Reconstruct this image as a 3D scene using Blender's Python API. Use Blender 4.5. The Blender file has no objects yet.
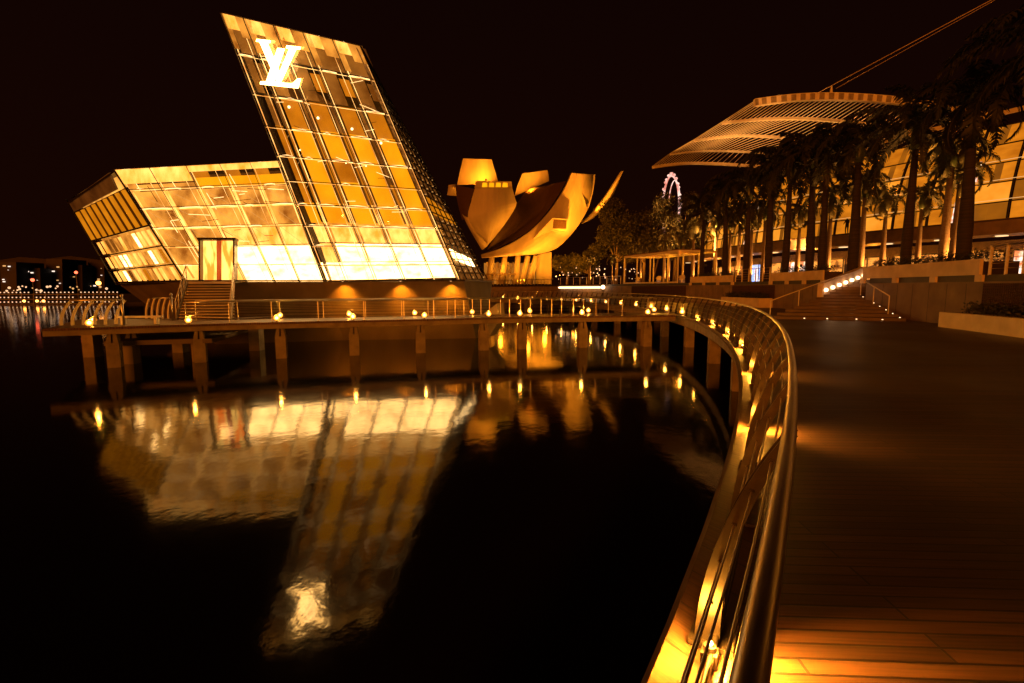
import bpy, math, random
from mathutils import Vector, Matrix
random.seed(7)
PI = math.pi
S = bpy.context.scene
COL = S.collection
def V(*a): return Vector(a)

# ------------------------------------------------------------------ camera
FPX, W, H = 488.0, 1024, 683
EYE = V(0, 0, 3.6)
PITCH = math.atan(54.0 / FPX)
ROLL = math.radians(0.25)
fw = V(0, math.cos(PITCH), -math.sin(PITCH)); up0 = V(0, math.sin(PITCH), math.cos(PITCH)); rt0 = V(1, 0, 0)
rt = rt0 * math.cos(ROLL) - up0 * math.sin(ROLL)
up = up0 * math.cos(ROLL) + rt0 * math.sin(ROLL)
cam = bpy.data.cameras.new('camera'); co = bpy.data.objects.new('camera', cam); COL.objects.link(co)
cam.sensor_width = 36.0; cam.lens = FPX * 36.0 / W; cam.clip_start = 0.05; cam.clip_end = 6000
m = Matrix((rt, up, -fw)).transposed().to_4x4(); m.translation = EYE
co.matrix_world = m
S.camera = co

# ------------------------------------------------------------------ world, added fill sun, exposure
w = bpy.data.worlds.new('World'); S.world = w; w.use_nodes = True
nt = w.node_tree; nt.nodes.clear()
wo = nt.nodes.new('ShaderNodeOutputWorld'); bg = nt.nodes.new('ShaderNodeBackground')
sky = nt.nodes.new('ShaderNodeTexSky'); sky.sky_type = 'NISHITA'; sky.sun_disc = False
sky.sun_elevation = math.radians(-4); sky.sun_rotation = math.radians(200)
tc = nt.nodes.new('ShaderNodeTexCoord'); sep = nt.nodes.new('ShaderNodeSeparateXYZ')
nt.links.new(tc.outputs['Generated'], sep.inputs[0])
rmp = nt.nodes.new('ShaderNodeValToRGB')
rmp.color_ramp.elements[0].position = 0.0; rmp.color_ramp.elements[0].color = (0.0080, 0.0016, 0.0005, 1)
rmp.color_ramp.elements[1].position = 0.6; rmp.color_ramp.elements[1].color = (0.0040, 0.0009, 0.0006, 1)
nt.links.new(sep.outputs[2], rmp.inputs[0])
mx = nt.nodes.new('ShaderNodeMixRGB'); mx.blend_type = 'ADD'; mx.inputs[0].default_value = 0.002
nt.links.new(rmp.outputs[0], mx.inputs[1]); nt.links.new(sky.outputs[0], mx.inputs[2])
nt.links.new(mx.outputs[0], bg.inputs[0]); bg.inputs[1].default_value = 1.0
nt.links.new(bg.outputs[0], wo.inputs[0])
sl = bpy.data.lights.new('city_glow', 'SUN'); sl.energy = 2.9; sl.angle = math.radians(35); sl.color = (1.0, 0.215, 0.010)  # added warm fill, stands in for the light of the city around
so = bpy.data.objects.new('city_glow', sl); COL.objects.link(so)
so.rotation_euler = V(0.66, 1.0, -0.085).to_track_quat('-Z', 'Y').to_euler()
S.view_settings.view_transform = 'Standard'; S.view_settings.look = 'None'
S.view_settings.exposure = 0.0; S.view_settings.gamma = 1.0; S.view_settings.use_curve_mapping = False
S.render.engine = 'CYCLES'
S.cycles.use_denoising = True
S.cycles.max_bounces = 6; S.cycles.diffuse_bounces = 2; S.cycles.glossy_bounces = 4
S.cycles.transparent_max_bounces = 12; S.cycles.sample_clamp_indirect = 20.0
S.cycles.caustics_reflective = False; S.cycles.caustics_refractive = False

# ------------------------------------------------------------------ point helpers
def ray(px, py):
    return (fw + rt * ((px - 512) / FPX) + up * ((341.5 - py) / FPX))
def at(px, py, y):                      # the point of the place at distance y north of the camera
    d = ray(px, py); return EYE + d * (y / d.y)
def atz(px, py, z):
    d = ray(px, py); return EYE + d * ((z - EYE.z) / d.z)
CX, CY = -59.1, 38.0                    # centre of the round basin
def rp(R, a, z=0.0): return V(CX + R * math.cos(a), CY + R * math.sin(a), z)
def ang_px(px, R, py=288):              # bearing -> angle on a ring about the basin centre
    d = ray(px, py); dx, dy = d.x / d.y, 1.0
    A = dx * dx + 1; B = 2 * (-CX * dx - CY); Cc = CX * CX + CY * CY - R * R
    t = (-B + math.sqrt(max(0, B * B - 4 * A * Cc))) / (2 * A)
    return math.atan2(t - CY, t * dx - CX)

# ------------------------------------------------------------------ materials
def nmat(name):
    m = bpy.data.materials.new(name); m.use_nodes = True
    return m, m.node_tree, m.node_tree.nodes['Principled BSDF']
def N(nt, t, **kw):
    n = nt.nodes.new(t)
    for k, v in kw.items(): setattr(n, k, v)
    return n
def ramp(nt, stops):
    r = nt.nodes.new('ShaderNodeValToRGB'); e = r.color_ramp.elements
    while len(e) < len(stops): e.new(0.5)
    for i, (p, c) in enumerate(stops):
        e[i].position = p; e[i].color = (*c, 1)
    return r
def mottled(name, c1, c2, scale=3.0, rough=0.6, metal=0.0, bump=0.0, stretch=(1, 1, 1), detail=6):
    m, nt, b = nmat(name)
    tc = N(nt, 'ShaderNodeTexCoord'); mp = N(nt, 'ShaderNodeMapping'); mp.inputs['Scale'].default_value = stretch
    no = N(nt, 'ShaderNodeTexNoise'); no.inputs['Scale'].default_value = scale; no.inputs['Detail'].default_value = detail
    r = ramp(nt, [(0.32, c1), (0.68, c2)])
    nt.links.new(tc.outputs['Object'], mp.inputs[0]); nt.links.new(mp.outputs[0], no.inputs[0])
    nt.links.new(no.outputs[0], r.inputs[0]); nt.links.new(r.outputs[0], b.inputs['Base Color'])
    b.inputs['Roughness'].default_value = rough; b.inputs['Metallic'].default_value = metal
    if bump:
        bu = N(nt, 'ShaderNodeBump'); bu.inputs['Strength'].default_value = bump; bu.inputs['Distance'].default_value = 0.02
        nt.links.new(no.outputs[0], bu.inputs['Height']); nt.links.new(bu.outputs[0], b.inputs['Normal'])
    return m
def emis(name, col, st, col2=None, scale=2.0, stretch=(1, 1, 1), lo=0.3, hi=0.7):
    m, nt, b = nmat(name)
    b.inputs['Base Color'].default_value = (0.05, 0.04, 0.03, 1); b.inputs['Roughness'].default_value = 0.5
    b.inputs['Emission Strength'].default_value = st
    if col2 is None: b.inputs['Emission Color'].default_value = (*col, 1)
    else:
        tc = N(nt, 'ShaderNodeTexCoord'); mp = N(nt, 'ShaderNodeMapping'); mp.inputs['Scale'].default_value = stretch
        no = N(nt, 'ShaderNodeTexNoise'); no.inputs['Scale'].default_value = scale; no.inputs['Detail'].default_value = 4
        r = ramp(nt, [(lo, col), (hi, col2)])
        nt.links.new(tc.outputs['Object'], mp.inputs[0]); nt.links.new(mp.outputs[0], no.inputs[0])
        nt.links.new(no.outputs[0], r.inputs[0]); nt.links.new(r.outputs[0], b.inputs['Emission Color'])
    return m
M = {}
M['concrete'] = mottled('concrete', (0.20, 0.17, 0.13), (0.32, 0.28, 0.22), 2.2, 0.8, bump=0.2)
M['concrete_pale'] = mottled('concrete_pale', (0.48, 0.40, 0.30), (0.64, 0.55, 0.42), 1.6, 0.7, bump=0.15)
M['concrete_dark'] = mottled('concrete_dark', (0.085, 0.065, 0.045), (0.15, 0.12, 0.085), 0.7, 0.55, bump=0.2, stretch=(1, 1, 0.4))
M['steel'] = mottled('steel', (0.45, 0.43, 0.42), (0.58, 0.56, 0.54), 1, 0.32, 0.9)
M['steel_rail'] = mottled('steel_rail', (0.40, 0.38, 0.36), (0.50, 0.47, 0.44), 0.8, 0.30, 1.0)
M['steel_dark'] = mottled('steel_dark', (0.03, 0.028, 0.025), (0.06, 0.05, 0.045), 6, 0.4, 0.5)
M['blade'] = mottled('blade', (0.025, 0.02, 0.017), (0.06, 0.05, 0.04), 9, 0.33, 0.4)
M['white_paint'] = mottled('white_paint', (0.62, 0.58, 0.52), (0.75, 0.72, 0.66), 1.5, 0.5)
M['museum'] = mottled('museum', (0.34, 0.31, 0.26), (0.48, 0.44, 0.38), 0.6, 0.65, stretch=(1, 1, .22))
M['frame'] = mottled('frame', (0.012, 0.010, 0.008), (0.03, 0.025, 0.02), 5, 0.4, 0.3)
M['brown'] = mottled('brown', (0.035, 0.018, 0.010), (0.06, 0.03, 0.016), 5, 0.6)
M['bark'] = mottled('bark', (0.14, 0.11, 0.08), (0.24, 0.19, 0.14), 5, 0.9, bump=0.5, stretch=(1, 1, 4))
M['palm_bark'] = mottled('palm_bark', (0.012, 0.009, 0.007), (0.035, 0.026, 0.019), 2.2, 0.9, bump=0.7, stretch=(.25, .25, 5), detail=2)  # darkened bark, the shade on the front palms is in the colour
M['palm_leaf'] = mottled('palm_leaf', (0.006, 0.008, 0.004), (0.018, 0.020, 0.008), 1.5, 0.6)  # darkened leaves, shade put into the colour
M['palm_leaf_lit'] = mottled('palm_leaf_lit', (0.05, 0.05, 0.02), (0.12, 0.12, 0.05), 1.5, 0.6)  # lighter copy for the uplit palms, light put into the colour
M['crownshaft'] = mottled('crownshaft', (0.05, 0.08, 0.03), (0.08, 0.11, 0.05), 3, 0.4)
M['leaf'] = mottled('leaf', (0.010, 0.013, 0.006), (0.032, 0.034, 0.014), 1.2, 0.6)
M['tree_leaf'] = mottled('tree_leaf', (0.016, 0.018, 0.008), (0.055, 0.055, 0.022), 1.2, 0.6)
M['soil'] = mottled('soil', (0.03, 0.02, 0.012), (0.06, 0.04, 0.02), 3, 0.9)
M['stone'] = mottled('stone', (0.12, 0.085, 0.06), (0.19, 0.14, 0.10), 1.5, 0.6, bump=0.1)
M['stone_dark'] = mottled('stone_dark', (0.05, 0.035, 0.028), (0.10, 0.07, 0.05), 1.5, 0.5, bump=0.1)
M['hill'] = mottled('hill', (0.02, 0.015, 0.011), (0.035, 0.026, 0.02), 0.05, 0.9)
M['tower_block'] = mottled('tower_block', (0.022, 0.017, 0.013), (0.045, 0.034, 0.026), 0.1, 0.8)
M['skin'] = mottled('skin', (0.25, 0.14, 0.09), (0.32, 0.18, 0.12), 8, 0.6)
M['cloth_dark'] = mottled('cloth_dark', (0.015, 0.015, 0.02), (0.03, 0.03, 0.04), 8, 0.9)
M['fabric_brown'] = mottled('fabric_brown', (0.10, 0.045, 0.02), (0.20, 0.10, 0.05), 6, 0.9, stretch=(6, 6, 0.5))

def wood(name, rot, c1, c2, wdt=1.9, row=0.097, dark=(0.006, 0.004, 0.003), rough=0.42):
    m, nt, b = nmat(name)
    tc = N(nt, 'ShaderNodeTexCoord'); mp = N(nt, 'ShaderNodeMapping'); mp.inputs['Rotation'].default_value = (0, 0, rot)
    br = N(nt, 'ShaderNodeTexBrick'); br.offset = 0.37; br.offset_frequency = 3; br.squash = 1.0
    br.inputs['Scale'].default_value = 1; br.inputs['Brick Width'].default_value = wdt; br.inputs['Row Height'].default_value = row
    br.inputs['Mortar Size'].default_value = 0.0075; br.inputs['Mortar Smooth'].default_value = 0.2; br.inputs['Bias'].default_value = 0.0
    br.inputs['Color1'].default_value = (*c1, 1); br.inputs['Color2'].default_value = (*c2, 1); br.inputs['Mortar'].default_value = (*dark, 1)
    m2 = N(nt, 'ShaderNodeMapping'); m2.inputs['Scale'].default_value = (1.2, 26, 1)
    no = N(nt, 'ShaderNodeTexNoise'); no.inputs['Scale'].default_value = 2.2; no.inputs['Detail'].default_value = 8
    big = N(nt, 'ShaderNodeTexNoise'); big.inputs['Scale'].default_value = 0.45; big.inputs['Detail'].default_value = 5
    L = nt.links
    L.new(tc.outputs['Object'], mp.inputs[0]); L.new(mp.outputs[0], br.inputs[0]); L.new(mp.outputs[0], m2.inputs[0])
    L.new(m2.outputs[0], no.inputs[0]); L.new(mp.outputs[0], big.inputs[0])
    r1 = ramp(nt, [(0.3, (0.55, 0.5, 0.48)), (0.7, (1.3, 1.25, 1.2))]); r2 = ramp(nt, [(0.35, (0.6, 0.58, 0.55)), (0.65, (1.15, 1.1, 1.1))])
    L.new(no.outputs[0], r1.inputs[0]); L.new(big.outputs[0], r2.inputs[0])
    a = N(nt, 'ShaderNodeMixRGB', blend_type='MULTIPLY'); a.inputs[0].default_value = 1
    c = N(nt, 'ShaderNodeMixRGB', blend_type='MULTIPLY'); c.inputs[0].default_value = 1
    L.new(br.outputs['Color'], a.inputs[1]); L.new(r1.outputs[0], a.inputs[2])
    L.new(a.outputs[0], c.inputs[1]); L.new(r2.outputs[0], c.inputs[2]); L.new(c.outputs[0], b.inputs['Base Color'])
    bu = N(nt, 'ShaderNodeBump'); bu.inputs['Strength'].default_value = 0.6; bu.inputs['Distance'].default_value = 0.006; bu.invert = True
    b2 = N(nt, 'ShaderNodeBump'); b2.inputs['Strength'].default_value = 0.3; b2.inputs['Distance'].default_value = 0.003
    L.new(br.outputs['Fac'], bu.inputs['Height']); L.new(no.outputs[0], b2.inputs['Height']); L.new(bu.outputs[0], b2.inputs['Normal'])
    L.new(b2.outputs[0], b.inputs['Normal'])
    rr = N(nt, 'ShaderNodeMapRange'); rr.inputs['To Min'].default_value = rough - 0.12; rr.inputs['To Max'].default_value = rough + 0.2
    L.new(big.outputs[0], rr.inputs[0]); L.new(rr.outputs[0], b.inputs['Roughness'])
    return m
M['deck'] = wood('deck', math.radians(3), (0.036, 0.019, 0.010), (0.085, 0.044, 0.023))
M['ledge'] = wood('ledge', math.radians(58), (0.11, 0.06, 0.035), (0.14, 0.08, 0.045), 30, 0.3, dark=(0.05, 0.03, 0.02), rough=0.5)
M['bridge_wood'] = wood('bridge_wood', math.radians(90), (0.14, 0.08, 0.05), (0.18, 0.11, 0.07))

# water
m, nt, b = nmat('water'); M['water'] = m
b.inputs['Base Color'].default_value = (0.002, 0.001, 0.0006, 1); b.inputs['Roughness'].default_value = 0.07
b.inputs['IOR'].default_value = 1.33
tc = N(nt, 'ShaderNodeTexCoord')
mp = N(nt, 'ShaderNodeMapping'); mp.inputs['Scale'].default_value = (1.0, 0.8, 1)
n1 = N(nt, 'ShaderNodeTexNoise'); n1.inputs['Scale'].default_value = 4.5; n1.inputs['Detail'].default_value = 3; n1.inputs['Roughness'].default_value = 0.55
n2 = N(nt, 'ShaderNodeTexNoise'); n2.inputs['Scale'].default_value = 0.9; n2.inputs['Detail'].default_value = 2
bu = N(nt, 'ShaderNodeBump'); bu.inputs['Strength'].default_value = 0.3; bu.inputs['Distance'].default_value = 0.006
b2 = N(nt, 'ShaderNodeBump'); b2.inputs['Strength'].default_value = 0.3; b2.inputs['Distance'].default_value = 0.018
nt.links.new(tc.outputs['Object'], mp.inputs[0]); nt.links.new(mp.outputs[0], n1.inputs[0]); nt.links.new(mp.outputs[0], n2.inputs[0])
nt.links.new(n1.outputs[0], bu.inputs['Height']); nt.links.new(n2.outputs[0], b2.inputs['Height'])
nt.links.new(b2.outputs[0], bu.inputs['Normal']); nt.links.new(bu.outputs[0], b.inputs['Normal'])

# clear facade glass: lets the room behind show, mirrors the night a little
def glass(name, tint=(0.95, 0.9, 0.8), refl=0.08):
    m = bpy.data.materials.new(name); m.use_nodes = True; nt = m.node_tree; nt.nodes.clear()
    o = N(nt, 'ShaderNodeOutputMaterial'); mi = N(nt, 'ShaderNodeMixShader'); t = N(nt, 'ShaderNodeBsdfTransparent'); g = N(nt, 'ShaderNodeBsdfGlossy')
    lw = N(nt, 'ShaderNodeLayerWeight'); lw.inputs[0].default_value = 0.5
    pw = N(nt, 'ShaderNodeMath', operation='POWER'); pw.inputs[1].default_value = 4.0
    fr = N(nt, 'ShaderNodeMath', operation='MULTIPLY_ADD'); fr.inputs[1].default_value = 0.3; fr.inputs[2].default_value = 0.03
    nt.links.new(lw.outputs['Facing'], pw.inputs[0]); nt.links.new(pw.outputs[0], fr.inputs[0])
    t.inputs[0].default_value = (*tint, 1); g.inputs['Roughness'].default_value = 0.03; g.inputs[0].default_value = (0.9, 0.85, 0.8, 1)
    nt.links.new(fr.outputs[0], mi.inputs[0]); nt.links.new(t.outputs[0], mi.inputs[1]); nt.links.new(g.outputs[0], mi.inputs[2])
    nt.links.new(mi.outputs[0], o.inputs[0]); return m
M['glass'] = glass('facade_glass')
# lit things
M['cable'] = mottled('cable', (0.45, 0.36, 0.25), (0.6, 0.5, 0.36), 1, .5)
M['lamp'] = emis('lamp_lens', (1.0, 0.52, 0.12), 55)
M['lamp_white'] = emis('step_light', (1.0, 0.60, 0.30), 6)
M['letter'] = emis('letter', (1.0, 0.50, 0.12), 30)
m, nt, b = nmat('frosted_globe'); M['globe'] = m  # the lamp's halo painted as a falloff across the lens
lw = N(nt, 'ShaderNodeLayerWeight'); rg = ramp(nt, [(0.0, (1.0, 0.60, 0.20)), (0.22, (0.30, 0.09, 0.006)), (1.0, (0.05, 0.009, 0.0003))])
nt.links.new(lw.outputs['Facing'], rg.inputs[0]); nt.links.new(rg.outputs[0], b.inputs['Emission Color']); b.inputs['Emission Strength'].default_value = 9
M['led'] = emis('led', (1.0, 0.62, 0.28), 1.5)
M['frame_lit'] = emis('frame_lit', (1.0, 0.60, 0.22), 3.0, (0.55, 0.22, 0.05), 0.7, (1, 1, 1), .4, .6)  # reflections on the inner steel, put in as glow
M['shelf'] = emis('shelf', (1.0, 0.62, 0.27), 3.0)  # glow for painted highlights and glints behind the glass
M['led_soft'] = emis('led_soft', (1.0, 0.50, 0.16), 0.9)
M['wheel'] = emis('wheel_light', (1.0, 0.62, 0.52), 1.4, (.6, .16, .11), .12, (1, 1, 1), .4, .6)
M['dot'] = emis('string_light', (1.0, 0.55, 0.28), 1.3)
M['dot_orange'] = emis('orange_light', (1.0, 0.32, 0.05), 9)
M['dot_red'] = emis('red_light', (1.0, 0.10, 0.04), 5)
M['dot_white'] = emis('pale_light', (1.0, 0.75, 0.6), 1.6)
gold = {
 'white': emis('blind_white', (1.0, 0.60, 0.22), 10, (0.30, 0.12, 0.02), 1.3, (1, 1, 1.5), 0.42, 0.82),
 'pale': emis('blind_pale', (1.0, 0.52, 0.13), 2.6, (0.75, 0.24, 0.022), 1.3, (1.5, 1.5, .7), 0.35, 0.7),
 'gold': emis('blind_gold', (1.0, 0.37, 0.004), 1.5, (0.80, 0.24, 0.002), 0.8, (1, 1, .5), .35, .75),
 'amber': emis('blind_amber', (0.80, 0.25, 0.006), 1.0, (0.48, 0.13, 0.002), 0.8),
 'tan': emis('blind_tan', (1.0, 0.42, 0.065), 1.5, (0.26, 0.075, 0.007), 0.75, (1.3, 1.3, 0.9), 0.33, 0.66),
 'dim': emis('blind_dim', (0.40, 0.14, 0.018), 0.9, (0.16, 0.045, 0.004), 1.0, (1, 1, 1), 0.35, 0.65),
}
M['inner_wall'] = emis('inner_wall', (0.22, 0.06, 0.008), 0.4, (0.03, 0.009, 0.002), 0.8)
M['door_glow'] = emis('door_glow', (1.0, 0.52, 0.10), 2.6, (1.0, 0.18, 0.015), 1.6, (2.2, 2.2, 0.4), 0.45, 0.62)
M['mall_gold'] = emis('mall_gold', (0.85, 0.25, 0.010), 0.95, (0.50, 0.13, 0.004), 0.6, (1, 1, 2), .3, .7)
M['mall_bright'] = emis('mall_bright', (1.0, 0.36, 0.03), 1.1, (0.85, 0.25, 0.012), 0.8)
M['mall_dim'] = emis('mall_dim', (0.45, 0.13, 0.005), 0.8, (0.2, 0.06, 0.005), 0.5)
M['shop_warm'] = emis('shop_warm', (1.0, 0.36, 0.06), 1.0, (0.16, 0.04, 0.01), 1.1, (1, 1, 1.5), 0.42, 0.6)
M['shop_white'] = emis('shop_white', (1.0, 0.78, 0.6), 1.8, (0.6, 0.14, 0.05), 1.6, (1, 1, 1), 0.45, 0.6)
M['shop_blue'] = emis('shop_blue', (0.25, 0.45, 1.0), 1.6, (1.0, 0.85, 0.8), 1.2, (1, 1, 1), 0.45, 0.55)

# ------------------------------------------------------------------ mesh building
WLOC = {}
class MB:
    def __init__(s): s.v = []; s.f = []
    def poly(s, pts):
        i = len(s.v); s.v += [Vector(p) for p in pts]; s.f.append(tuple(range(i, i + len(pts)))); return s
    def prism(s, pts, ext):
        n = len(pts); i = len(s.v); ext = Vector(ext)
        s.v += [Vector(p) for p in pts] + [Vector(p) + ext for p in pts]
        s.f.append(tuple(range(i, i + n))); s.f.append(tuple(range(i + 2 * n - 1, i + n - 1, -1)))
        for k in range(n):
            j = (k + 1) % n; s.f.append((i + k, i + n + k, i + n + j, i + j))
        return s
    def obox(s, o, a, b, c):               # corner o with edge vectors
        o, a, b, c = map(Vector, (o, a, b, c)); return s.prism([o, o + a, o + a + b, o + b], c)
    def box(s, c, d, rz=0.0):
        c = Vector(c); ax = V(math.cos(rz), math.sin(rz), 0); ay = V(-math.sin(rz), math.cos(rz), 0)
        return s.obox(c - ax * d[0] / 2 - ay * d[1] / 2 - V(0, 0, d[2] / 2), ax * d[0], ay * d[1], V(0, 0, d[2]))
    def bar(s, p, q, wd, ht, upv=V(0, 0, 1)):
        p, q = Vector(p), Vector(q); d = q - p
        sd = d.cross(Vector(upv))
        if sd.length < 1e-6: sd = d.cross(V(1, 0, 0))
        sd.normalize(); u = sd.cross(d).normalized()
        return s.obox(p - sd * wd / 2 - u * ht / 2, d, sd * wd, u * ht)
    def tube(s, pts, r, n=8):
        pts = [Vector(p) for p in pts]; k = len(pts); i0 = len(s.v)
        prev = None
        for a in range(k):
            t = (pts[min(a + 1, k - 1)] - pts[max(a - 1, 0)]).normalized()
            if prev is None:
                u = t.cross(V(0, 0, 1));
                if u.length < 1e-3: u = t.cross(V(1, 0, 0))
            else:
                u = prev - t * prev.dot(t)
            u.normalize(); prev = u.copy(); v2 = t.cross(u)
            rr = r[a] if isinstance(r, (list, tuple)) else r
            for j in range(n):
                an = 2 * PI * j / n; s.v.append(pts[a] + u * (rr * math.cos(an)) + v2 * (rr * math.sin(an)))
        for a in range(k - 1):
            for j in range(n):
                j2 = (j + 1) % n; b0 = i0 + a * n; b1 = b0 + n
                s.f.append((b0 + j, b0 + j2, b1 + j2, b1 + j))
        s.f.append(tuple(i0 + j for j in range(n - 1, -1, -1))); s.f.append(tuple(i0 + (k - 1) * n + j for j in range(n)))
        return s
    def loft(s, rings, closed=False, caps=False):
        i0 = len(s.v); n = len(rings[0])
        for r in rings: s.v += [Vector(p) for p in r]
        for a in range(len(rings) - 1):
            for j in range(n if closed else n - 1):
                j2 = (j + 1) % n; s.f.append((i0 + a * n + j, i0 + a * n + j2, i0 + (a + 1) * n + j2, i0 + (a + 1) * n + j))
        if caps:
            s.f.append(tuple(i0 + j for j in range(n - 1, -1, -1))); s.f.append(tuple(i0 + (len(rings) - 1) * n + j for j in range(n)))
        return s
    def ball(s, c, r, n=10, k=6, sq=1.0):
        c = Vector(c)
        rings = []
        for a in range(k + 1):
            th = PI * a / k; rr = max(1e-4, r * math.sin(th))
            rings.append([c + V(rr * math.cos(2 * PI * j / n), rr * math.sin(2 * PI * j / n), r * sq * math.cos(th)) for j in range(n)])
        return s.loft(rings, True, False)
    def mesh(s, name, mat, smooth=False, off=V(0, 0, 0)):
        me = bpy.data.meshes.new(name); me.from_pydata([tuple(p - off) for p in s.v], [], s.f); me.update()
        if mat: me.materials.append(mat)
        if smooth:
            for p in me.polygons: p.use_smooth = True
        return me
    def build(s, name, mat, parent=None, smooth=False, loc=None):
        if parent is not None: off = WLOC[parent.name]
        elif loc is not None: off = Vector(loc)
        else:
            n = len(s.v); xs = [p.x for p in s.v]; ys = [p.y for p in s.v]; zs = [p.z for p in s.v]
            off = V((min(xs) + max(xs)) / 2, (min(ys) + max(ys)) / 2, min(zs))
        o = bpy.data.objects.new(name, s.mesh(name, mat, smooth, off)); COL.objects.link(o)
        if parent is not None: o.parent = parent
        else: o.location = off
        WLOC[o.name] = off
        return o
def tag(o, label=None, cat=None, group=None, kind=None):
    if label: o['label'] = label
    if cat: o['category'] = cat
    if group: o['group'] = group
    if kind: o['kind'] = kind
    return o
def thing(name, loc, label, cat, group=None, rz=0):
    o = bpy.data.objects.new(name, None); COL.objects.link(o); o.location = loc; o.rotation_euler = (0, 0, rz)
    o.empty_display_size = 0.2
    WLOC[o.name] = Vector(loc); return tag(o, label, cat, group)
def inst(name, me, parent, loc, rz=0, scale=1.0):
    o = bpy.data.objects.new(name, me); COL.objects.link(o); o.location = loc; o.rotation_euler = (0, 0, rz)
    o.scale = (scale,) * 3 if not isinstance(scale, tuple) else scale
    if parent: o.parent = parent
    return o
def point_light(parent, loc, en, col=(1, 0.45, 0.12), r=0.04):
    l = bpy.data.lights.new('bulb', 'POINT'); l.energy = en; l.color = col; l.shadow_soft_size = r
    o = bpy.data.objects.new('bulb', l); COL.objects.link(o); o.location = Vector(loc) - (WLOC[parent.name] if parent else V(0, 0, 0))
    if parent: o.parent = parent
    return o
def spot(parent, loc, target, en, deg=60, col=(1, 0.42, 0.10), blend=0.6, r=0.1):
    l = bpy.data.lights.new('bulb', 'SPOT'); l.energy = en; l.color = col; l.spot_size = math.radians(deg); l.spot_blend = blend; l.shadow_soft_size = r
    o = bpy.data.objects.new('bulb', l); COL.objects.link(o)
    o.location = Vector(loc) - (WLOC[parent.name] if parent else V(0, 0, 0))
    o.rotation_euler = (Vector(target) - Vector(loc)).to_track_quat('-Z', 'Y').to_euler()
    if parent: o.parent = parent
    return o

# ================================================================== SETTING
DZ = 1.9                                # deck level above the water
TZ = 4.0                                # terrace level
A0, A1 = math.radians(-48), math.radians(58)
tag(MB().poly([(-1500, -300, 0), (1500, -300, 0), (1500, 2500, 0), (-1500, 2500, 0)]).build('water', M['water'], loc=(0, 0, 0)), kind='structure')
def annulus(R0, R1, z, a0=A0, a1=A1, n=90):
    mb = MB(); mb.loft([[rp(R0, a0 + (a1 - a0) * i / n, z), rp(R1, a0 + (a1 - a0) * i / n, z)] for i in range(n + 1)]); return mb
mb = annulus(70.03, 80.4, DZ)
boardwalk = tag(mb.build('boardwalk', M['deck'], loc=(0, 0, 0)), kind='structure')
# ledge outside the balusters, with its fascia and beam
n = 110; mb = MB(); mb.loft([[rp(69.73, a, DZ - .12), rp(69.73, a, DZ - .012), rp(70.026, a, DZ - .006)] for a in [A0 + (A1 - A0) * i / n for i in range(n + 1)]])
mb.build('ledge', M['ledge'], boardwalk)
mb = MB(); mb.loft([[rp(70.3, a, DZ - .125), rp(69.67, a, DZ - .125), rp(69.67, a, DZ - .17), rp(69.9, a, DZ - .17), rp(69.9, a, DZ - .62), rp(70.3, a, DZ - .62)] for a in [A0 + (A1 - A0) * i / n for i in range(n + 1)]])
mb.build('fascia', M['concrete'], boardwalk)
for k in range(17):
    a = math.radians(-28 + k * 5.2)
    for R in (70.3, 74.5):
        p = rp(R, a); MB().box((p.x, p.y, (DZ - .6) / 2 - .4), (0.5, 0.5, DZ - .6 + .8), a).build('pile', M['concrete'], boardwalk)
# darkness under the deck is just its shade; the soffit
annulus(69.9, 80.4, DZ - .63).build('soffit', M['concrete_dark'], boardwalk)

# ---------------------------------------------------------------- terrace ground behind its wall
RW = 80.0
mb = MB(); nseg = 80
h0_, h1_ = sorted((ang_px(884, RW), ang_px(824, RW)))
ta = sorted([A0 + (A1 - A0) * i / nseg for i in range(nseg + 1)] + [h0_, h0_ + 1e-4, h1_, h1_ - 1e-4])
mb.loft([[rp(RW + (3.4 if h0_ < a < h1_ else .28), a, TZ - .1), rp(RW + 120, a, TZ - .1)] for a in ta])
tag(mb.build('terrace', M['stone'], loc=(0, 0, 0)), kind='structure')

def aw(px): return ang_px(px, RW)
def arcpts(R, a0, a1, n): return [(a0 + (a1 - a0) * i / n) for i in range(n + 1)]
def arcwall(a0, a1, R0, R1, z0, z1, n=None):
    n = n or max(2, int(abs(a1 - a0) * RW / 1.5)); mb = MB()
    mb.loft([[rp(R0, a, z0), rp(R0, a, z1), rp(R1, a, z1), rp(R1, a, z0)] for a in arcpts(0, a0, a1, n)], True, True); return mb
# retaining wall in three stretches with the stair between
aS0, aS1 = aw(866), aw(826)
wall = thing('retaining_wall', rp(RW, aw(940), DZ), 'long low stone retaining wall holding up the palm terrace beside the boardwalk', 'wall')
arcwall(A0, aS0, RW, RW + .25, DZ - .1, TZ - .25).build('wall_face', M['stone'], wall)
arcwall(aS1, A1, RW, RW + .25, DZ - .1, TZ - .25).build('wall_face', M['stone'], wall)
mb = arcwall(A0, aS0 - .002, RW + .07, RW + .26, TZ - .25 + .003, TZ + .02); mb.build('coping', M['frame'], wall)  # dark recessed band, the shade under the planters put into its colour
mb = arcwall(aS1 + .002, A1, RW + .07, RW + .26, TZ - .25 + .003, TZ + .02); mb.build('coping', M['frame'], wall)
# joints: shallow grooves as separate thin dark battens
mb = MB()
for k in range(120):
    a = A0 + (A1 - A0) * k / 120
    if aS0 - .01 < a < aS1 + .01: continue
    p = rp(RW - .004, a); mb.box((p.x, p.y, (DZ + TZ - .3) / 2), (.012, .015, TZ - DZ - .34), a)
mb.build('joint', M['frame'], wall)

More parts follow.
